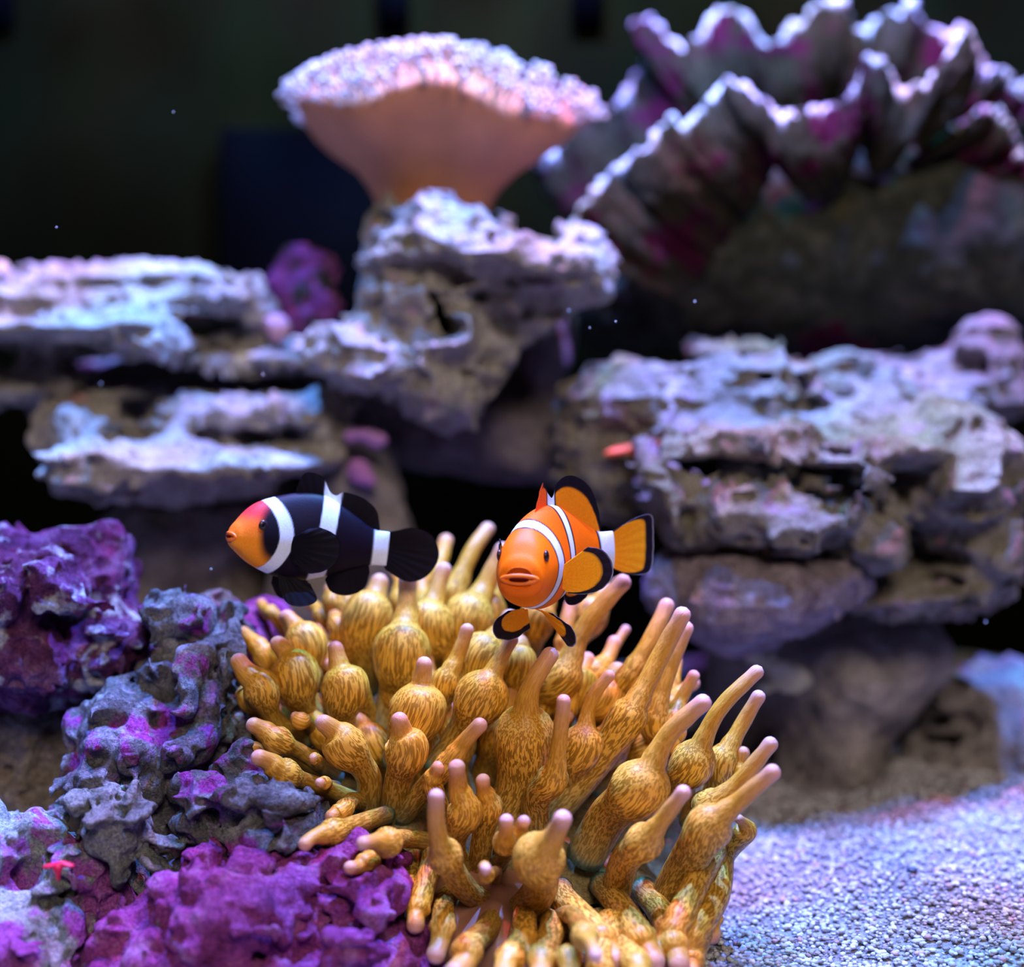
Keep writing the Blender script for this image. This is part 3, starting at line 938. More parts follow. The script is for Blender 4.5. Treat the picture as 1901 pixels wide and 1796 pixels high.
# ------------------------------------------------------------------ ruffled plate coral
def ruffle_coral():
    d0 = 0.93
    org = P(1560, 640, d0 + 0.03)
    root = empty('ruffled_plate_coral', org, 'big dark cup shaped plate coral with a frilly violet rim, overhead of the arched rock', 'coral')
    root['_org'] = list(org)
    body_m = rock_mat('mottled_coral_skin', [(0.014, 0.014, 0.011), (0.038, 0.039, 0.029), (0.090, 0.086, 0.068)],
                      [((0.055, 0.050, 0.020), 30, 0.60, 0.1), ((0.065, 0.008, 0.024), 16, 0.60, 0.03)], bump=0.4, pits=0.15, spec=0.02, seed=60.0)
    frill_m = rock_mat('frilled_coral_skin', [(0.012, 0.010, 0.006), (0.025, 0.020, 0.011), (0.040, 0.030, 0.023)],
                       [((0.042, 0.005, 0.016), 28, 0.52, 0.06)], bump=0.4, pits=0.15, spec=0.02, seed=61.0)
    # the lip of the plates has a paler colour than the rest
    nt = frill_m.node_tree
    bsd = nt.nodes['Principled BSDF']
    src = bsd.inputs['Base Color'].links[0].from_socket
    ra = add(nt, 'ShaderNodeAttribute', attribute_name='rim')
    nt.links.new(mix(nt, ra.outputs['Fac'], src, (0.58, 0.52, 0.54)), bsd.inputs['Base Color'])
    V, Q = blob_mesh([(1560, 480, .040, 480, 196, .085), (1700, 450, .040, 330, 160, .08), (1240, 510, .035, 200, 120, .065, 35), (1330, 410, .035, 170, 90, .06, 30)],
                     d0, 0.0022, 0.03, [(0.006, 0.06, 'n'), (0.0025, 0.02, 'n'), (0.001, 0.008, 'n')], 61, ground=False)
    mesh_obj('cup', V, Q, body_m, root)
    S = 1001.0 / 1901.0
    def frill(rim, dd0, dd1, drop, seed, lip=0.013, wav=0.008, belly=0.015):
        """rim in crop pixels; hangs down 'drop' px from rim to where it joins the cup"""
        pts = [(900 + x * S, y * S) for x, y in rim]
        n = 44 * 9
        R = catmull(pts, n)
        s = np.linspace(0, 1, n)
        rng = np.random.default_rng(seed)
        R[:, 1] += np.convolve(rng.normal(0, 6.0, n), (0.25, 0.5, 0.25), 'same') + 9 * np.abs(np.sin(s * 75)) + 5 * np.abs(np.sin(s * 131 + 1))
        R[:, 0] += np.convolve(rng.normal(0, 3.0, n), (0.25, 0.5, 0.25), 'same')
        ph = rng.random(6) * 6.28
        zig = wav * (0.7 * np.sin(s * 2 * math.pi * 4.3 + ph[0]) + 0.5 * np.sin(s * 2 * math.pi * 9.1 + ph[1]) + 0.22 * np.sin(s * 2 * math.pi * 21 + ph[2]))
        dep = d0 + dd0 + (dd1 - dd0) * s + zig
        rows = []
        nv = 22
        for j in range(nv):
            v = j / (nv - 1)
            if v < 0.22:                       # the lip: rolls over from behind to the front edge
                a = v / 0.22
                off = lip * (1 - a)
                px, py, dp = R[:, 0], R[:, 1] - 10 * math.sin(a * math.pi) * 0.5 - 6 * (1 - a), dep + off
            else:
                a = (v - 0.22) / 0.78
                px = R[:, 0] + (1560 - R[:, 0]) * 0.42 * a ** 1.3
                py = R[:, 1] + drop * a ** 0.9 + 10 * math.sin(a * 5) * np.sin(s * 40 + ph[3]) * (1 - a)
                dp = d0 + dd0 + (dd1 - dd0) * s + zig * (1 - a) ** 1.2 - belly * math.sin(a * math.pi) + 0.01 * a
            rows.append([P(x, y, q) for x, y, q in zip(px, py, dp)])
        A = np.array(rows)                     # nv x n x 3
        # thickness
        du = np.gradient(A, axis=1); dv = np.gradient(A, axis=0)
        N = np.cross(du, dv)
        N /= np.linalg.norm(N, axis=-1, keepdims=True) + 1e-12
        jit = (vnoise(A.reshape(-1, 3) / 0.006 + 3).reshape(A.shape[:2])[..., None] * 0.0016
               + vnoise(A.reshape(-1, 3) / 0.0025 + 9).reshape(A.shape[:2])[..., None] * 0.0009)
        A1 = A + N * (jit + 0.0011)
        A2 = A + N * (jit - 0.0011)
        q1 = grid_faces(n, nv)
        q2 = grid_faces(n, nv, base=n * nv)[:, ::-1]
        top = np.stack([np.arange(n - 1), n * nv + np.arange(n - 1), n * nv + np.arange(1, n), np.arange(1, n)], 1)
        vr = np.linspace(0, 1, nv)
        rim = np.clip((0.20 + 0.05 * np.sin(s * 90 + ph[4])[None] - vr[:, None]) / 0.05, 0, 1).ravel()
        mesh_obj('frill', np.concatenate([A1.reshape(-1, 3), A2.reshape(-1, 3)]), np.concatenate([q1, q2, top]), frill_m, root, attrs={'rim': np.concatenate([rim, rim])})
    frill([(170, 545), (200, 600), (250, 520), (330, 400), (360, 350), (420, 400), (480, 350), (560, 230), (585, 160), (525, 95), (590, 65), (630, 120), (690, 165), (760, 130), (800, 60), (870, 35), (920, 60), (960, 140), (1010, 160), (1050, 120), (1130, 60), (1180, 20), (1250, -10), (1290, 60), (1340, 120), (1380, 60), (1470, 50), (1500, 0), (1540, 60), (1610, 130), (1690, 90), (1720, 190), (1790, 250), (1900, 300), (2050, 260)],
          0.05, 0.06, 190, 1, lip=0.010)
    frill([(310, 800), (400, 660), (480, 590), (570, 520), (640, 440), (740, 420), (820, 320), (860, 290), (910, 300), (960, 350), (1050, 400), (1130, 400), (1240, 370), (1300, 330), (1350, 200), (1400, 220), (1440, 300), (1500, 320), (1560, 300), (1620, 220), (1700, 110), (1740, 240)],
          -0.05, -0.060, 150, 2, lip=0.011)
    frill([(1700, 300), (1720, 275), (1830, 258), (1860, 310), (1900, 340), (1980, 330), (2080, 300)], -0.02, 0.0, 110, 3, lip=0.014)
    frill([(1660, 450), (1700, 440), (1750, 390), (1800, 400), (1840, 440), (1870, 520), (1900, 550), (1960, 600)], -0.045, -0.03, 60, 4, lip=0.010, belly=0.005)
    del root['_org']
ruffle_coral()
rock('brown lobed rock behind the arched rock with a pale lump on top', 0.875, [
    (1830, 645, 0, 52, 42, .03), (1700, 690, 0.01, 90, 36, .03), (1790, 740, 0, 120, 50, .04), (1545, 720, 0, 34, 44, .025), (1350, 652, 0.01, 80, 22, .03), (1600, 770, 0, 200, 60, .03)],
    rock_mat('lobed_brown', [(0.14, 0.10, 0.08), (0.30, 0.23, 0.19), (0.44, 0.37, 0.33)], [OLIVE], seed=29.0), vox=0.0020, noise=ROUGH, seed=29, name='lobed_rock')

# ------------------------------------------------------------------ foreground coralline rocks
rock('bright magenta coralline rock with rounded knobs in front of the anemone foot', 0.555, [
    (400, 1625, 0, 56, 34, .02), (345, 1650, .0, 40, 36, .02), (460, 1680, -.003, 90, 70, .03), (390, 1720, -.004, 80, 60, .03), (620, 1625, .004, 80, 36, .02), (700, 1660, 0, 44, 50, .02), (660, 1720, -.006, 60, 40, .022), (540, 1720, -.004, 40, 50, .02),
    (290, 1740, 0, 70, 50, .025), (560, 1790, -.008, 110, 50, .03), (720, 1790, -.004, 64, 50, .025), (400, 1820, -.006, 200, 70, .035), (530, 1615, .01, 50, 30, .02), (650, 1860, 0, 190, 80, .03),
    (590, 1675, -.02, 40, 22, .02, 0, -1), (690, 1752, -.03, 34, 12, .02, 0, -1), (490, 1745, -.04, 16, 16, .02, 0, -1)],
    M_magenta, vox=0.0008, k=0.006, noise=[(0.004, 0.026, 'n'), (0.0055, 0.016, 'b'), (0.0020, 0.007, 'b'), (0.0009, 0.0025, 'n'), (0.004, 0.011, 'p')], seed=57, name='coralline_rock')
rock('pale green and violet crusted rock in the front corner', 0.565, [
    (30, 1560, .02, 90, 50, .03), (110, 1640, .0, 70, 40, .025), (130, 1600, .0, 34, 30, .015), (40, 1670, .0, 80, 40, .03), (60, 1750, -.01, 110, 60, .03), (150, 1720, .0, 50, 60, .022), (60, 1850, 0, 160, 80, .04)],
    rock_mat('crusted', [(0.10, 0.09, 0.08), (0.34, 0.36, 0.32), (0.55, 0.56, 0.52)], [((0.42, 0.10, 0.40), 38, 0.50, 0.06), ((0.36, 0.03, 0.12), 60, 0.66, 0.04)], bump=1.0, seed=55.0),
    vox=0.0008, noise=KNOB, seed=55, name='coralline_rock')
rock('grey star shaped rock with blunt spikes', 0.575, [
    (215, 1540, 0, 62, 58, .018), (146, 1492, -.006, 26, 20, .008), (248, 1478, -.006, 11, 30, .006, -8), (303, 1562, -.005, 40, 11, .006, -16), (288, 1602, -.006, 32, 11, .006, -35), (222, 1614, -.010, 15, 42, .007, 4), (136, 1572, -.004, 34, 14, .008, 12), (190, 1474, -.004, 30, 14, .008, 10), (262, 1510, -.012, 30, 12, .008, 30),
    (180, 1520, -.018, 24, 13, .008, 15), (230, 1640, .015, 50, 60, .015)],
    M_greyl, vox=0.0007, k=0.0035, noise=[(0.0010, 0.010, 'n'), (0.0010, 0.005, 'r'), (0.0005, 0.002, 'n')], seed=51, name='star_rock')
rock('slim pale lilac rock splinter pointing away from the pitted rock', 0.60, [
    (150, 1473, 0, 52, 11, .006, 20), (205, 1456, .003, 26, 14, .008)],
    M_greyl, vox=0.0006, k=0.004, noise=[(0.0008, 0.006, 'n'), (0.0004, 0.002, 'n')], seed=52, name='rock_splinter')
rock('grey porous rock between the star shaped rock and the anemone foot', 0.585, [
    (510, 1510, 0, 70, 34, .02), (560, 1520, -.002, 28, 20, .012), (380, 1490, -.005, 50, 44, .022), (460, 1550, 0, 80, 40, .022), (430, 1500, .005, 40, 26, .018), (480, 1480, 0, 22, 24, .012), (450, 1630, .01, 120, 70, .03)],
    M_mixed, vox=0.0008, noise=KNOB, seed=53, name='porous_rock')
rock('dark crimson coralline bump beside the lowest left tentacles', 0.62, [
    (452, 1440, 0, 38, 44, .014), (430, 1480, .006, 40, 50, .016), (400, 1530, .01, 60, 60, .02)],
    rock_mat('crimson', [(0.05, 0.005, 0.02), (0.16, 0.012, 0.05), (0.24, 0.03, 0.09)], [((0.3, 0.12, 0.3), 80, 0.64, 0.05)], seed=49.0),
    vox=0.0010, noise=[(0.002, 0.01, 'n'), (0.001, 0.004, 'b')], seed=49, name='coralline_bump')
rock('pitted grey and purple rock touching the left tentacles of the anemone', 0.635, [
    (365, 1260, -.01, 66, 92, .03, 8), (330, 1150, .015, 66, 42, .03), (400, 1180, .01, 56, 50, .03), (290, 1300, -.005, 70, 60, .03), (220, 1350, .0, 80, 50, .03), (290, 1380, -.005, 100, 50, .035, -10),
    (200, 1420, .0, 60, 40, .03), (330, 1450, .0, 90, 50, .03), (300, 1310, -.04, 24, 20, .03, 0, -1), (330, 1550, .02, 120, 110, .04), (430, 1330, .01, 50, 60, .025)],
    M_mixed, vox=0.0010, noise=KNOB, seed=45, name='coralline_rock')
rock('purple coralline boulder at the tank side, taller than the pitted rock', 0.67, [
    (70, 1075, 0, 120, 80, .05), (160, 1060, .0, 50, 70, .04), (30, 1180, 0, 140, 100, .05), (190, 1100, .01, 34, 60, .03), (235, 1180, .0, 46, 44, .03), (120, 1230, .01, 120, 70, .04),
    (110, 1160, -.045, 60, 26, .03, 0, -1)],
    M_purple, vox=0.0010, noise=KNOB, seed=41, name='coralline_rock')
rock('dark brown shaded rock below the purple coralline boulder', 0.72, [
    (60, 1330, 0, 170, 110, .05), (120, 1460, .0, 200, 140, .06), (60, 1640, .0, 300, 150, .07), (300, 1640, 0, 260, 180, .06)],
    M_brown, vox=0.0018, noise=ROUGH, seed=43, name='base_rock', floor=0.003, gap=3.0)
rock('smooth violet coralline rock behind the left tentacles of the anemone', 0.69, [
    (474, 1188, -.008, 72, 66, .03), (430, 1230, 0, 80, 60, .03), (500, 1330, 0, 90, 120, .04), (450, 1470, 0.0, 120, 140, .04), (560, 1560, 0, 120, 160, .03)],
    M_magenta, vox=0.0012, noise=SOFT, seed=47, name='coralline_rock')

# ------------------------------------------------------------------ sand grains
def sand_grains():
    rng = np.random.default_rng(5)
    t = (1 + 5 ** 0.5) / 2
    ico = np.array([(-1, t, 0), (1, t, 0), (-1, -t, 0), (1, -t, 0), (0, -1, t), (0, 1, t), (0, -1, -t), (0, 1, -t), (t, 0, -1), (t, 0, 1), (-t, 0, -1), (-t, 0, 1)], float)
    ico /= np.linalg.norm(ico[0])
    fc = np.array([(0, 11, 5), (0, 5, 1), (0, 1, 7), (0, 7, 10), (0, 10, 11), (1, 5, 9), (5, 11, 4), (11, 10, 2), (10, 7, 6), (7, 1, 8),
                   (3, 9, 4), (3, 4, 2), (3, 2, 6), (3, 6, 8), (3, 8, 9), (4, 9, 5), (2, 4, 11), (6, 2, 10), (8, 6, 7), (9, 8, 1)])
    # cover the sand that shows, with margin to both sides
    N = 30000
    y = 0.46 + 0.44 * rng.random(N) ** 1.25
    x = 0.02 + 0.30 * rng.random(N)
    keep = (x > 0.03 + 0.10 * (y - 0.46)) & (x < 0.14 + 0.28 * (y - 0.40) + 0.05)
    x, y = x[keep], y[keep]
    pz = np.stack([x, y, sand_h(x, y)], 1)
    free = np.ones(len(x), bool)
    for rg in REG:
        for zz in (-0.001, 0.0005, 0.002):
            free &= sample(rg, pz + np.array((0, 0, zz))) > 0.0034
    for c_, r_ in BALLS:
        if c_[2] - r_ < 0.01:
            free &= np.sum((pz - c_) ** 2, 1) > (r_ + 0.0022) ** 2
    x, y = x[free], y[free]
    n = len(x)
    r = 0.00055 + 0.00065 * rng.random(n) ** 1.6
    z = sand_h(x, y) + r * (rng.random(n) * 0.9 - 0.3)
    sc3 = r[:, None] * (0.7 + 0.7 * rng.random((n, 3))) * np.array((1.15, 1.15, 0.8))
    a = rng.random(n) * 6.283
    ca, sa = np.cos(a), np.sin(a)
    v = ico[None] * sc3[:, None, :] * (0.82 + 0.36 * rng.random((n, 12, 1)))
    vx = v[..., 0] * ca[:, None] - v[..., 1] * sa[:, None]
    vy = v[..., 0] * sa[:, None] + v[..., 1] * ca[:, None]
    V = np.stack([vx + x[:, None], vy + y[:, None], v[..., 2] + z[:, None]], -1).reshape(-1, 3)
    Q = (fc[None] + (np.arange(n) * 12)[:, None, None]).reshape(-1, 3)
    base = np.array([(0.44, 0.42, 0.43), (0.36, 0.33, 0.33), (0.56, 0.55, 0.57), (0.44, 0.27, 0.29), (0.22, 0.20, 0.20)])
    pick = rng.choice(5, n, p=(0.36, 0.26, 0.22, 0.06, 0.10))
    col = np.repeat(base[pick] * (0.85 + 0.3 * rng.random((n, 1))), 12, 0)
    return mesh_obj('sand_grains', V, Q, attr_mat('sand_grain', rough=0.6, spec=0.3, bump=0.5, scale=2500.0), smooth=False, attrs={'col': col})
tag(sand_grains(), 'coarse pale coral sand grains covering the tank bottom', 'sand', kind='stuff')
V_, Q_ = blob_mesh([(1693, 1656, 0, 11, 6, .0018)], 0.645, 0.00035, 0.002, [(0.0003, 0.002, 'n')], 2, False, False, False)
V_[:, 2] += sand_h(V_[:, 0].mean(), V_[:, 1].mean()) + 0.0005 - V_[:, 2].min()
tag(mesh_obj('pebble', V_, Q_, plain_mat('dark_pebble', (0.03, 0.04, 0.06))), 'small dark blue-grey pebble lying on the pale sand', 'pebble')

# ------------------------------------------------------------------ clownfish
def smooth(a, b, x):
    t = np.clip((x - a) / (b - a), 0, 1)
    return t * t * (3 - 2 * t)

ST = np.array([  # x, top, bottom, half width
    (0.000, 0.020, -0.022, 0.022), (0.012, 0.045, -0.040, 0.044), (0.05, 0.096, -0.075, 0.076), (0.09, 0.150, -0.112, 0.100), (0.13, 0.193, -0.142, 0.118), (0.20, 0.230, -0.182, 0.140),
    (0.26, 0.252, -0.208, 0.150), (0.41, 0.292, -0.240, 0.152), (0.50, 0.300, -0.236, 0.145), (0.575, 0.292, -0.216, 0.132), (0.69, 0.240, -0.178, 0.104),
    (0.80, 0.176, -0.134, 0.072), (0.90, 0.118, -0.106, 0.046), (1.0, 0.110, -0.100, 0.024)])

ST_BLUNT = ST.copy()
ST_BLUNT[:7, 1:] = [(0.050, -0.060, 0.070), (0.074, -0.088, 0.094), (0.120, -0.125, 0.118), (0.166, -0.152, 0.132), (0.196, -0.172, 0.140), (0.232, -0.195, 0.148), (0.254, -0.212, 0.151)]
ST_BLACK = ST.copy()
ST_BLACK[:6, 1:] = [(0.034, -0.036, 0.045), (0.058, -0.056, 0.066), (0.104, -0.088, 0.094), (0.152, -0.120, 0.113), (0.190, -0.148, 0.126), (0.230, -0.184, 0.142)]
ST_USE = [ST]

def prof(x, col):
    ST = ST_USE[0]
    from_x = ST[:, 0]
    # smooth cubic through stations
    i = np.clip(np.searchsorted(from_x, x, side='right') - 1, 0, len(from_x) - 2)
    t = (x - from_x[i]) / (from_x[i + 1] - from_x[i])
    y = ST[:, col]
    m = np.gradient(y, from_x)
    h = from_x[i + 1] - from_x[i]
    return ((1 + 2 * t) * (1 - t) ** 2 * y[i] + t * (1 - t) ** 2 * h * m[i] + t * t * (3 - 2 * t) * y[i + 1] + t * t * (t - 1) * h * m[i + 1])

def bar_dist(x, z, c, k, hw):
    """signed distance-ish inside a white bar whose middle bows backwards"""
    return np.abs(x - (c - k * (z - 0.02) ** 2)) - hw

def fish(name, label, loc, SL, yaw, pitch, roll, bend, cols, wide, kind, fins):
    root = empty(name, loc, label, 'fish', 'pair of clownfish above the anemone')
    ST_USE[0] = ST_BLUNT if kind == 'orange' else ST_BLACK
    root.rotation_euler = (roll, pitch, yaw)
    # spine curve in the local plane, pivot at mid body
    ss = np.linspace(-0.1, 1.6, 400)
    ha = bend[0] + (bend[1] - bend[0]) * smooth(0.05, 1.0 if kind == 'orange' else 0.55, ss)
    cx = np.concatenate([[0], np.cumsum(np.cos((ha[1:] + ha[:-1]) / 2) * np.diff(ss))])
    cy = np.concatenate([[0], np.cumsum(np.sin((ha[1:] + ha[:-1]) / 2) * np.diff(ss))])
    x0, y0 = np.interp(0.0, ss, cx), np.interp(0.0, ss, cy)
    def deform(V):
        V = np.asarray(V, float)
        h = np.interp(V[:, 0], ss, ha)
        X = np.interp(V[:, 0], ss, cx) - x0 - V[:, 1] * np.sin(h)
        Y = np.interp(V[:, 0], ss, cy) - y0 + V[:, 1] * np.cos(h)
        return np.stack([X, Y, V[:, 2]], 1) * SL
    main, white, black, face = cols
    body_m = attr_mat(name + '_skin_' + kind, rough=0.5, spec=0.10 if kind == 'black' else 0.12, sss=0.08, bump=0.15, scale=2200.0)
    fin_m = attr_mat(name + '_fin_' + kind, rough=0.6, spec=0.06 if kind == 'black' else 0.1, sss=0.05, bump=0.1, scale=1800.0)
    def paint(x, z, frac_z):
        n = len(x)
        c = np.tile(np.array(main, float), (n, 1))
        d1 = bar_dist(x, z, 0.335, 2.2, 0.052 if kind == 'black' else 0.047)
        c2 = 0.60 + 0.10 * (z - 0.05) if kind == 'black' else 0.545 + 0.02 * z
        d2 = np.abs(x - c2) - (0.052 if kind == 'black' else 0.032)
        d3 = np.abs(x - 0.955) - (0.052 if kind == 'black' else 0.062)
        if kind == 'black':
            # orange face in front of the first bar, black around the eye
            xf = 0.335 - 2.2 * (z - 0.02) ** 2 - 0.05
            f = smooth(0.02, -0.02, x - xf)
            eye_d = np.hypot((x - 0.255) / 0.125, (z - 0.045) / 0.19)
            dark = smooth(1.15, 0.65, eye_d)
            fc = np.array(face)[None] * (1 - dark[:, None]) + np.array(black)[None] * dark[:, None]
            # the muzzle is yellower than the forehead
            fy = smooth(0.10, -0.05, z)[:, None] * np.array((0.05, 0.12, 0.0))[None] - smooth(0.08, 0.16, z)[:, None] * np.array((0.15, 0.13, -0.02))[None]
            c = c * (1 - f[:, None]) + np.clip(fc + fy * (1 - dark[:, None]), 0, 1) * f[:, None]
            edge = 0.0
        else:
            edge = 0.019
            top = smooth(0.05, 0.3, z)[:, None]
            c = c * (1 - top) + np.array((0.90, 0.095, 0.004))[None] * top
            belly = smooth(-0.05, -0.22, z)[:, None] * smooth(0.5, 0.2, x)[:, None]
            c = c * (1 - belly) + np.array((0.97, 0.22, 0.004))[None] * belly
        for d in (d1, d2, d3):
            if edge:
                b = smooth(edge + 0.004, edge - 0.004, d)[:, None]
                c = c * (1 - b) + np.array(black)[None] * b
            w = smooth(0.004, -0.004, d)[:, None]
            c = c * (1 - w) + np.array(white)[None] * w
        return c
    # body
    nu, nv = 96, 150
    x = np.concatenate([0.06 * np.linspace(0, 1, 26) ** 1.7, np.linspace(0.06, 1.0, nv - 26 + 1)[1:]])
    top, bot, hw = prof(x, 1), prof(x, 2), prof(x, 3) * wide
    an = np.linspace(0, 2 * math.pi, nu, endpoint=False)
    ca, sa = np.cos(an), np.sin(an)
    ex = 2.0 / (2.0 + 0.5 * smooth(0.25, 0.05, x))[:, None]
    cy_ = np.sign(ca)[None] * np.abs(ca)[None] ** ex
    cz_ = np.sign(sa)[None] * np.abs(sa)[None] ** ex
    mid, hh = ((top + bot) / 2)[:, None], ((top - bot) / 2)[:, None]
    Y = hw[:, None] * cy_ * (1 - 0.16 * np.clip(cz_, 0, 1))
    Z = mid + hh * cz_
    Xg = np.repeat(x[:, None], nu, 1)
    # lips: two soft ridges around the mouth line
    lipz = Z - 0.0
    r_l = np.hypot(Xg / 0.035, lipz / 0.05)
    V0 = np.stack([Xg, Y, Z], -1).reshape(-1, 3)
    col = paint(V0[:, 0], V0[:, 2], None)
    V = deform(V0)
    Q = grid_faces(nu, nv, True)
    n0 = len(V)
    V = np.concatenate([V, deform([(x[0] - 0.004, 0, (top[0] + bot[0]) / 2)]), deform([(1.004, 0, 0.005)])])
    caps = [(n0, (i + 1) % nu, i) for i in range(nu)] + [(n0 + 1, (nv - 1) * nu + i, (nv - 1) * nu + (i + 1) % nu) for i in range(nu)]
    Fl = [tuple(q) for q in Q[:, ::-1].tolist()] + caps
    col = np.concatenate([col, col[:1], np.array([white])])
    bo = mesh_obj('body', V, Fl, body_m, root, attrs={'col': np.clip(col, 0, 1)})

    # fins: each a thin solid web of rays between a root line and an outer edge
    def fin(nm, base, edge, colour, ripple_amp=0.004, rays=9, thick=0.0035, bulge=(0, 0, 0), label=None):
        nr, nl = 72, 30
        Bc = catmull(base, nr); Ec = catmull(edge, nr)
        v = np.linspace(0, 1, nl)[:, None, None]
        A = Bc[None] * (1 - v) + Ec[None] * v + np.array(bulge)[None, None] * (np.sin(v * math.pi))
        u = np.linspace(0, 1, nr)
        du = np.gradient(A, axis=1); dv = np.gradient(A, axis=0)
        N = np.cross(du, dv); N /= np.linalg.norm(N, axis=-1, keepdims=True) + 1e-12
        rip = (np.sin(u * 2 * math.pi * rays)[None, :] * v[..., 0] * 0.35 + np.sin(u * 2 * math.pi * 1.5 + 0.7)[None, :] * v[..., 0]) * ripple_amp
        A = A + N * rip[..., None]
        # scalloped edge
        th = thick * (1 - 0.75 * v)
        A1, A2 = A + N * th / 2, A - N * th / 2
        Pn = np.concatenate([A1.reshape(-1, 3), A2.reshape(-1, 3)])
        n1 = nr * nl
        q = [grid_faces(nr, nl), grid_faces(nr, nl, base=n1)[:, ::-1]]
        e = np.arange(nr - 1)
        for row in (0, nl - 1):
            q.append(np.stack([row * nr + e, n1 + row * nr + e, n1 + row * nr + e + 1, row * nr + e + 1], 1))
        f = np.arange(nl - 1)
        for cl in (0, nr - 1):
            q.append(np.stack([f * nr + cl, (f + 1) * nr + cl, n1 + (f + 1) * nr + cl, n1 + f * nr + cl], 1))
        UU = np.tile(u[None], (nl, 1)).ravel()
        VV = np.repeat(np.linspace(0, 1, nl), nr)
        cc = colour(UU, VV, A.reshape(-1, 3))
        cc = np.concatenate([cc, cc])
        o = mesh_obj(nm, deform(Pn), np.concatenate(q), fin_m, root, attrs={'col': np.clip(cc, 0, 1)})
        if label: tag(o, label)
        return o
    fins(fin, paint, cols, wide)
    # eyes
    em = plain_mat(name + '_eye_' + kind, (0.004, 0.004, 0.006), rough=0.12, spec=0.6)
    rm = plain_mat(name + '_iris_' + kind, (0.03, 0.006, 0.003) if kind == 'orange' else (0.03, 0.012, 0.01), rough=0.3)
    for sgn in (-1, 1):
        xe, ze = (0.115, 0.090) if kind == 'orange' else (0.165, 0.085)
        hwx = float(prof(np.array([xe]), 3)[0]) * wide
        rel = (ze - 0.02) / 0.19
        ye = sgn * hwx * math.sqrt(1 - rel ** 2) * 0.93
        def ball(r, sq, off):
            nu2, nv2 = 20, 12
            pts = []
            for j in range(nv2):
                ph = math.pi * (j + 0.001) / (nv2 - 1.0 + 0.002)
                for i in range(nu2):
                    a = 2 * math.pi * i / nu2
                    n = np.array((math.sin(ph) * math.cos(a), math.cos(ph) * sq, math.sin(ph) * math.sin(a)))
                    pts.append(np.array((xe - 0.02 * 0, ye + sgn * off, ze)) + r * n)
            return np.array(pts), grid_faces(nu2, nv2, True)
        Vv, Qq = ball(0.034, 0.45, -0.001)
        iris = mesh_obj('eye', deform(Vv), Qq, rm, root)
        Vv, Qq = ball(0.027, 0.45, 0.003)
        mesh_obj('pupil', deform(Vv), Qq, em, iris)
    # mouth: a dark slit between two fleshy lips
    lm = plain_mat(name + '_lip_' + kind, tuple(np.array(face) * (1.0, 1.05, 1.3)), rough=0.4, sss=0.1, var=0.06)
    mm = plain_mat(name + '_mouth_' + kind, (0.075, 0.004, 0.002), rough=0.9, spec=0.0)
    na, nb = 40, 10
    a = np.linspace(0, 2 * math.pi, na, endpoint=False)
    b = np.linspace(0, 2 * math.pi, nb, endpoint=False)
    zc, wm = (-0.012, 1.9) if kind == 'orange' else (0.0, 0.95)
    xm = 0.006 if kind == 'orange' else 0.006
    ring = []
    for aa in a:
        wx = 0.046 * wm * math.cos(aa); wz = 0.017 * math.sin(aa)
        xx = -0.003 + 0.014 * math.cos(aa) ** 2
        for bb in b:
            rr = 0.0150
            ring.append((xx - rr * 0.8 * math.sin(bb), wx + rr * math.cos(bb) * math.cos(aa), zc + wz + rr * math.cos(bb) * math.sin(aa)))
    q = grid_faces(nb, na, True)
    q2 = np.array([((na - 1) * nb + i, (na - 1) * nb + (i + 1) % nb, (i + 1) % nb, i) for i in range(nb)])
    lips = mesh_obj('lips', deform(ring), np.concatenate([q, q2]), lm, root)
    nu3, nv3 = 24, 12
    el = []
    for j in range(nv3):
        ph = math.pi * (j + 0.01) / (nv3 - 0.98)
        for i in range(nu3):
            t = 2 * math.pi * i / nu3
            el.append((-0.011 + 0.009 * math.sin(ph) * math.cos(t), 0.027 * wm * math.cos(ph), zc + (0.0135 if kind == 'orange' else 0.007) * math.sin(ph) * math.sin(t)))
    mesh_obj('mouth', deform(el), grid_faces(nu3, nv3, True), mm, root)
    return root

def mixc(a, b, t):
    return np.asarray(a)[None] * (1 - t[:, None]) + np.asarray(b)[None] * t[:, None]

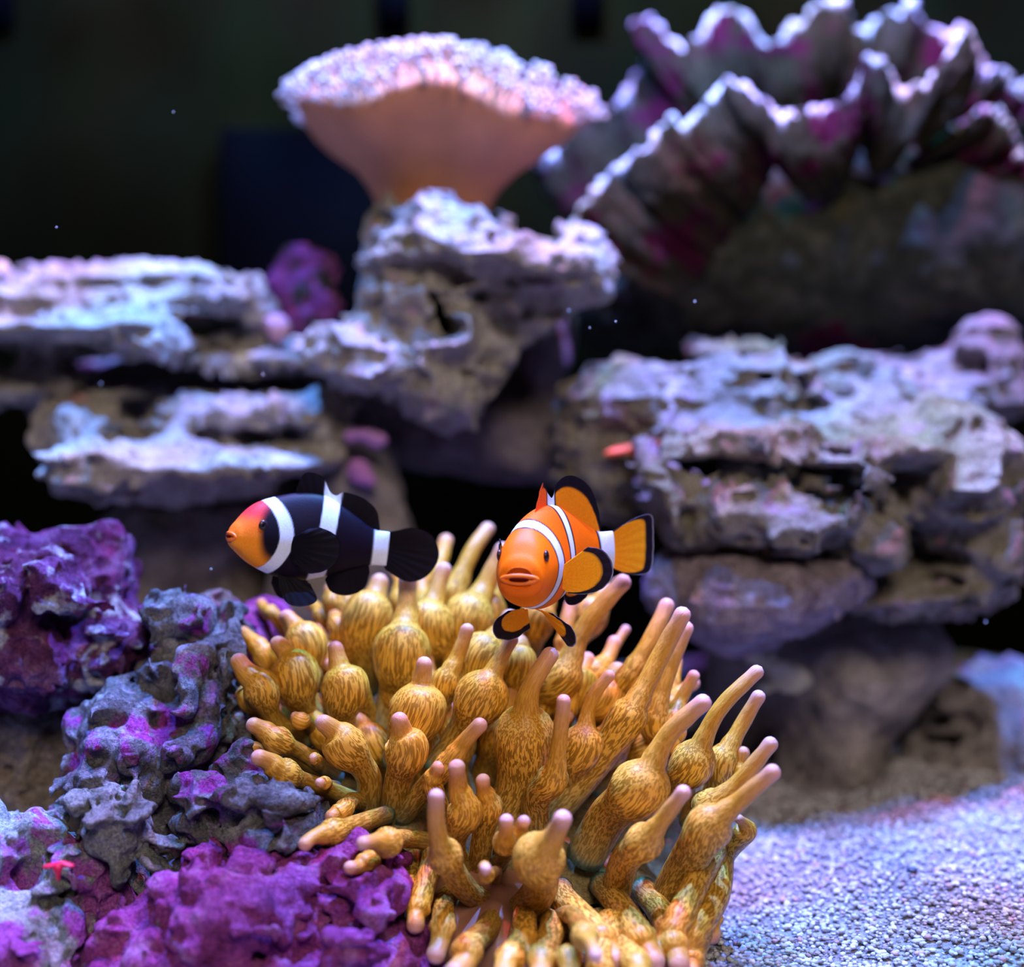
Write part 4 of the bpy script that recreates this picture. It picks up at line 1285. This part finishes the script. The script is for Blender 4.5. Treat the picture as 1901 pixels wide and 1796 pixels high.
def black_fins(fin, paint, cols, wide):
    main, white, black, face = cols
    K = np.array((0.0045, 0.0035, 0.006))
    def allblack(u, v, A): return mixc(K, K * 1.3, v)
    xb = np.array([0.40, 0.45, 0.50, 0.55, 0.60, 0.65, 0.70, 0.75, 0.80, 0.86, 0.91])
    base = [(q, 0, float(prof(np.array([q]), 1)[0]) - 0.02) for q in xb]
    ez = [0.30, 0.405, 0.425, 0.400, 0.325, 0.300, 0.325, 0.315, 0.290, 0.230, 0.118]
    ex = [0.395, 0.425, 0.485, 0.555, 0.600, 0.645, 0.69, 0.765, 0.835, 0.905, 0.94]
    def dors(u, v, A):
        c = allblack(u, v, A)
        w = smooth(0.058, 0.050, np.abs(A[:, 0] - 0.625))
        return mixc((0, 0, 0), white, w) + c * (1 - w[:, None])
    fin('dorsal_fin', base, [(x, 0, z) for x, z in zip(ex, ez)], dors, 0.006, 14)
    fin('tail_fin', [(0.985, 0, 0.108), (0.985, 0, 0.05), (0.985, 0, -0.04), (0.985, 0, -0.098)],
        [(1.04, 0, 0.125), (1.14, 0, 0.152), (1.26, 0, 0.12), (1.32, 0, 0.03), (1.315, 0, -0.06), (1.25, 0, -0.15), (1.14, 0, -0.185), (1.00, 0, -0.125)], allblack, 0.006, 12)
    xa = [0.66, 0.72, 0.78, 0.84, 0.89]
    fin('anal_fin', [(q, 0, float(prof(np.array([q]), 2)[0]) + 0.02) for q in xa],
        [(0.635, 0, -0.220), (0.68, 0, -0.290), (0.78, 0, -0.305), (0.88, 0, -0.255), (0.905, 0, -0.150)], allblack, 0.005, 8)
    for s in (-1, 1):
        y = s * 0.150 * wide
        fin('pectoral_fin', [(0.385, y, 0.035), (0.375, y * 1.02, -0.02), (0.385, y * 0.96, -0.10)],
            [(0.47, y * 1.2, 0.085), (0.56, y * 1.45, 0.105), (0.66, y * 1.65, 0.06), (0.675, y * 1.7, -0.04), (0.62, y * 1.6, -0.13), (0.52, y * 1.35, -0.17), (0.42, y * 1.1, -0.145)], allblack, 0.006, 10, bulge=(0, s * 0.02, 0))
        fin('pelvic_fin', [(0.33, s * 0.05, -0.205), (0.38, s * 0.055, -0.215), (0.43, s * 0.05, -0.215)],
            [(0.335, s * 0.09, -0.285), (0.395, s * 0.13, -0.370), (0.50, s * 0.14, -0.380), (0.585, s * 0.12, -0.335), (0.54, s * 0.08, -0.245)], allblack, 0.006, 7)

def orange_fins(fin, paint, cols, wide):
    main, white, black, face = cols
    O = np.array((0.90, 0.25, 0.004)); O2 = np.array((0.92, 0.34, 0.006))
    def edged(lo, hi=None, sides=0.0):
        def f(u, v, A):
            c = mixc(O, O2, v)
            e = smooth(lo - 0.02, lo + 0.02, v)
            if sides:
                e = np.maximum(e, smooth(sides + 0.015, sides - 0.01, np.minimum(u, 1 - u)))
            c = c * (1 - e[:, None]) + np.array(black)[None] * e[:, None]
            g = smooth(0.975, 0.99, v) * 0.8            # clear pale outermost margin
            return c * (1 - g[:, None]) + np.array((0.34, 0.34, 0.5))[None] * g[:, None]
        return f
    xb = np.array([0.36, 0.40, 0.44, 0.48, 0.52, 0.57, 0.62, 0.68, 0.74, 0.80, 0.86, 0.90])
    base = [(q, 0, float(prof(np.array([q]), 1)[0]) - 0.02) for q in xb]
    ez = [0.285, 0.345, 0.405, 0.425, 0.36, 0.335, 0.405, 0.440, 0.425, 0.36, 0.235, 0.115]
    ex = [0.355, 0.395, 0.435, 0.475, 0.52, 0.565, 0.60, 0.68, 0.765, 0.85, 0.905, 0.925]
    def dors(u, v, A):
        c = mixc((0.84, 0.11, 0.01), O, smooth(0.5, 0.62, A[:, 0]))
        lo = np.where(A[:, 0] > 0.575, 0.70, 0.80)
        e = smooth(-0.03, 0.03, v - lo) * np.where(A[:, 0] > 0.575, 1, smooth(0.44, 0.47, A[:, 0]))
        c = c * (1 - e[:, None]) + np.array(black)[None] * e[:, None]
        b = smooth(0.048, 0.044, np.abs(A[:, 0] - 0.545))[:, None]
        c = c * (1 - b) + np.array(black)[None] * b
        w = smooth(0.036, 0.030, np.abs(A[:, 0] - 0.545))[:, None]
        return c * (1 - w) + np.array(white)[None] * w
    fin('dorsal_fin', base, [(x, 0, z) for x, z in zip(ex, ez)], dors, 0.004, 14, label='orange dorsal fin with black margin')
    fin('tail_fin', [(0.975, 0, 0.100), (0.985, 0, 0.05), (0.985, 0, -0.04), (0.975, 0, -0.095)],
        [(1.06, 0, 0.135), (1.17, 0, 0.175), (1.27, 0, 0.175), (1.285, 0, 0.06), (1.28, 0, -0.05), (1.255, 0, -0.14), (1.16, 0, -0.15), (1.05, 0, -0.125)],
        edged(0.80, sides=0.055), 0.004, 10, label='orange tail fin with black margin')
    xa = [0.66, 0.72, 0.78, 0.84, 0.89]
    fin('anal_fin', [(q, 0, float(prof(np.array([q]), 2)[0]) + 0.02) for q in xa],
        [(0.65, 0, -0.205), (0.69, 0, -0.265), (0.77, 0, -0.265), (0.85, 0, -0.215), (0.89, 0, -0.125)], edged(0.6), 0.004, 8)
    for s in (-1, 1):
        y = s * 0.150 * wide
        fin('pectoral_fin', [(0.375, y * 0.98, 0.005), (0.365, y * 1.0, -0.05), (0.375, y * 0.94, -0.115)],
            [(0.46, y * 1.75, 0.105), (0.53, y * 2.15, 0.085), (0.575, y * 2.45, 0.02), (0.58, y * 2.45, -0.06), (0.53, y * 2.1, -0.125), (0.46, y * 1.6, -0.15), (0.40, y * 1.15, -0.145)],
            edged(0.76), 0.006, 10, label='orange pectoral fin with black margin')
        fin('pelvic_fin', [(0.27, s * 0.03, -0.215), (0.31, s * 0.045, -0.230), (0.35, s * 0.04, -0.235)],
            [(0.28, s * 0.125, -0.235), (0.31, s * 0.215, -0.310), (0.36, s * 0.225, -0.400), (0.43, s * 0.165, -0.430), (0.46, s * 0.08, -0.360)],
            edged(0.70), 0.005, 7, label='orange pelvic fin with black margin')

WHITE = (0.68, 0.73, 0.80)
KB = (0.006, 0.004, 0.009)
fish('clownfish', 'black and white clownfish with an orange face', P(427, 996, 0.600), 0.0590, math.radians(13), math.radians(7.0), 0.0, (math.radians(26), 0.0),
     ((0.0065, 0.0030, 0.0095), WHITE, KB, (0.90, 0.17, 0.015)), 0.85, 'black', black_fins)
fish('clownfish', 'orange clownfish with white bands and black fin edges, facing outward', P(964, 1072, 0.560), 0.0650, math.radians(80), math.radians(-3.0), 0.0, (0.0, math.radians(-48)),
     ((0.96, 0.15, 0.0), WHITE, KB, (0.98, 0.165, 0.003)), 1.02, 'orange', orange_fins)

# ------------------------------------------------------------------ small things
def lump(name, label, cat, d, blobs, mat, vox=0.0006, noise=((0.0006, 0.004, 'n'),), seed=1, k=0.003):
    V, Q = blob_mesh(blobs, d, vox, k, list(noise), seed, True, False, False)
    return tag(mesh_obj(name, V, Q, mat), label, cat)
lump('sponge', 'thin orange encrusting sponge streak on the arched rock', 'sponge', 0.775,
     [(1150, 838, .0, 28, 8, .004, 10), (1195, 828, .0, 40, 10, .005, 12), (1240, 815, .002, 26, 7, .004, 18)], plain_mat('orange_sponge', (0.85, 0.12, 0.03), rough=0.7, bump=0.6))
lump('sponge', 'pale yellowish torn sponge flap under the mauve lump', 'sponge', 0.79,
     [(1440, 1235, 0, 55, 20, .006, -18), (1470, 1262, 0, 36, 24, .006, 0), (1395, 1212, .0, 40, 10, .005, -15), (1420, 1278, 0, 18, 14, .004)],
     plain_mat('pale_sponge', (0.42, 0.38, 0.26), rough=0.8, bump=0.6), noise=((0.002, 0.008, 'n'), (0.0008, 0.003, 'n')))
lump('violet_light_patch', 'upper small raised patch coloured like violet LED light on the flecked grey rock', 'light patch', 0.815,
     [(672, 808, 0, 26, 13, .004), (700, 818, .002, 20, 14, .004), (650, 812, .002, 12, 12, .004)], plain_mat('violet_light_paint', (0.44, 0.20, 0.46), rough=0.8, bump=0.5))  # violet LED light on the rock, put in as coloured lumps
lump('violet_light_patch', 'lower small raised patch coloured like violet LED light on the flecked grey rock', 'light patch', 0.815,
     [(668, 876, 0, 20, 24, .004), (684, 892, .0, 16, 12, .004), (655, 868, .002, 10, 14, .004)], plain_mat('violet_light_paint_low', (0.42, 0.16, 0.44), rough=0.8, bump=0.5))
lump('coral_ball', 'small peach coral ball on the upper ledge by the tank side', 'coral', 0.87,
     [(0, 508, 0, 19, 26, .006), (-8, 530, 0, 16, 24, .006)], plain_mat('peach_ball', (0.62, 0.36, 0.24), rough=0.6, bump=0.3))
lump('coral_ball', 'small pink coral ball beside the purple topped knob', 'coral', 0.84,
     [(517, 610, 0, 22, 28, .006), (500, 600, 0.002, 14, 16, .006)], plain_mat('pink_ball', (0.58, 0.30, 0.34), rough=0.6, bump=0.3))
lump('coral_polyp', 'tiny bright red polyp on the green and violet crusted rock', 'coral', 0.535,
     [(108, 1612, 0, 9, 12, .002), (92, 1608, 0, 14, 4, .0015, 10), (125, 1606, 0, 14, 4, .0015, -12), (108, 1628, 0, 4, 10, .0015)],
     plain_mat('red_polyp', (0.62, 0.012, 0.06), rough=0.5), vox=0.0003, k=0.001, noise=((0.0003, 0.002, 'n'),))

# drifting specks in the water
rng_ = np.random.default_rng(2)
Vs, Fs = [], []
oct_ = np.array([(1, 0, 0), (-1, 0, 0), (0, 1, 0), (0, -1, 0), (0, 0, 1), (0, 0, -1)], float)
ofc = [(0, 2, 4), (2, 1, 4), (1, 3, 4), (3, 0, 4), (2, 0, 5), (1, 2, 5), (3, 1, 5), (0, 3, 5)]
spots = [(322, 208), (105, 422), (297, 484), (1056, 577), (1095, 609), (488, 696), (187, 712), (1143, 597), (1830, 1155), (392, 1057), (250, 1300), (1290, 560)]
for q, (x, y) in enumerate(spots):
    c = P(x, y, 0.62 + 0.12 * rng_.random())
    Vs += [c + v * 0.00035 * (0.7 + 0.6 * rng_.random()) for v in oct_]
    Fs += [tuple(i + q * 6 for i in f) for f in ofc]
tag(mesh_obj('drifting_specks', np.array(Vs), Fs, plain_mat('speck', (0.8, 0.8, 0.85))), 'tiny pale specks drifting in the water', 'specks', kind='stuff')

# black box and dark bars against the back wall
def slab(name, label, x0, y0, x1, y1, d, thick):
    a, b = P(x0, y1, d), P(x1, y0, d)
    V, Q = box_pts((a[0], 1.16 - thick, a[2]), (b[0], 1.159, b[2]))
    return tag(mesh_obj(name, V, Q, M_black, smooth=False), label, 'filter box')
for x_ in (735, 1090, 10):        # thin dark bars at the wall's upper edge
    a_, b_ = P(x_ - 30, 62, 1.155), P(x_ + 28, -60, 1.155)
    V_, Q_ = box_pts((a_[0], 1.152, a_[2]), (b_[0], 1.1598, b_[2]))
    so = mesh_obj('dark_bar', V_, Q_, M_black, smooth=False)
    so.parent = bpy.data.objects['wall_back']
    so.matrix_parent_inverse = bpy.data.objects['wall_back'].matrix_basis.inverted()
slab('overflow_box', 'black filter box on the back wall behind the toadstool coral', 415, 245, 735, 900, 1.14, 0.02)
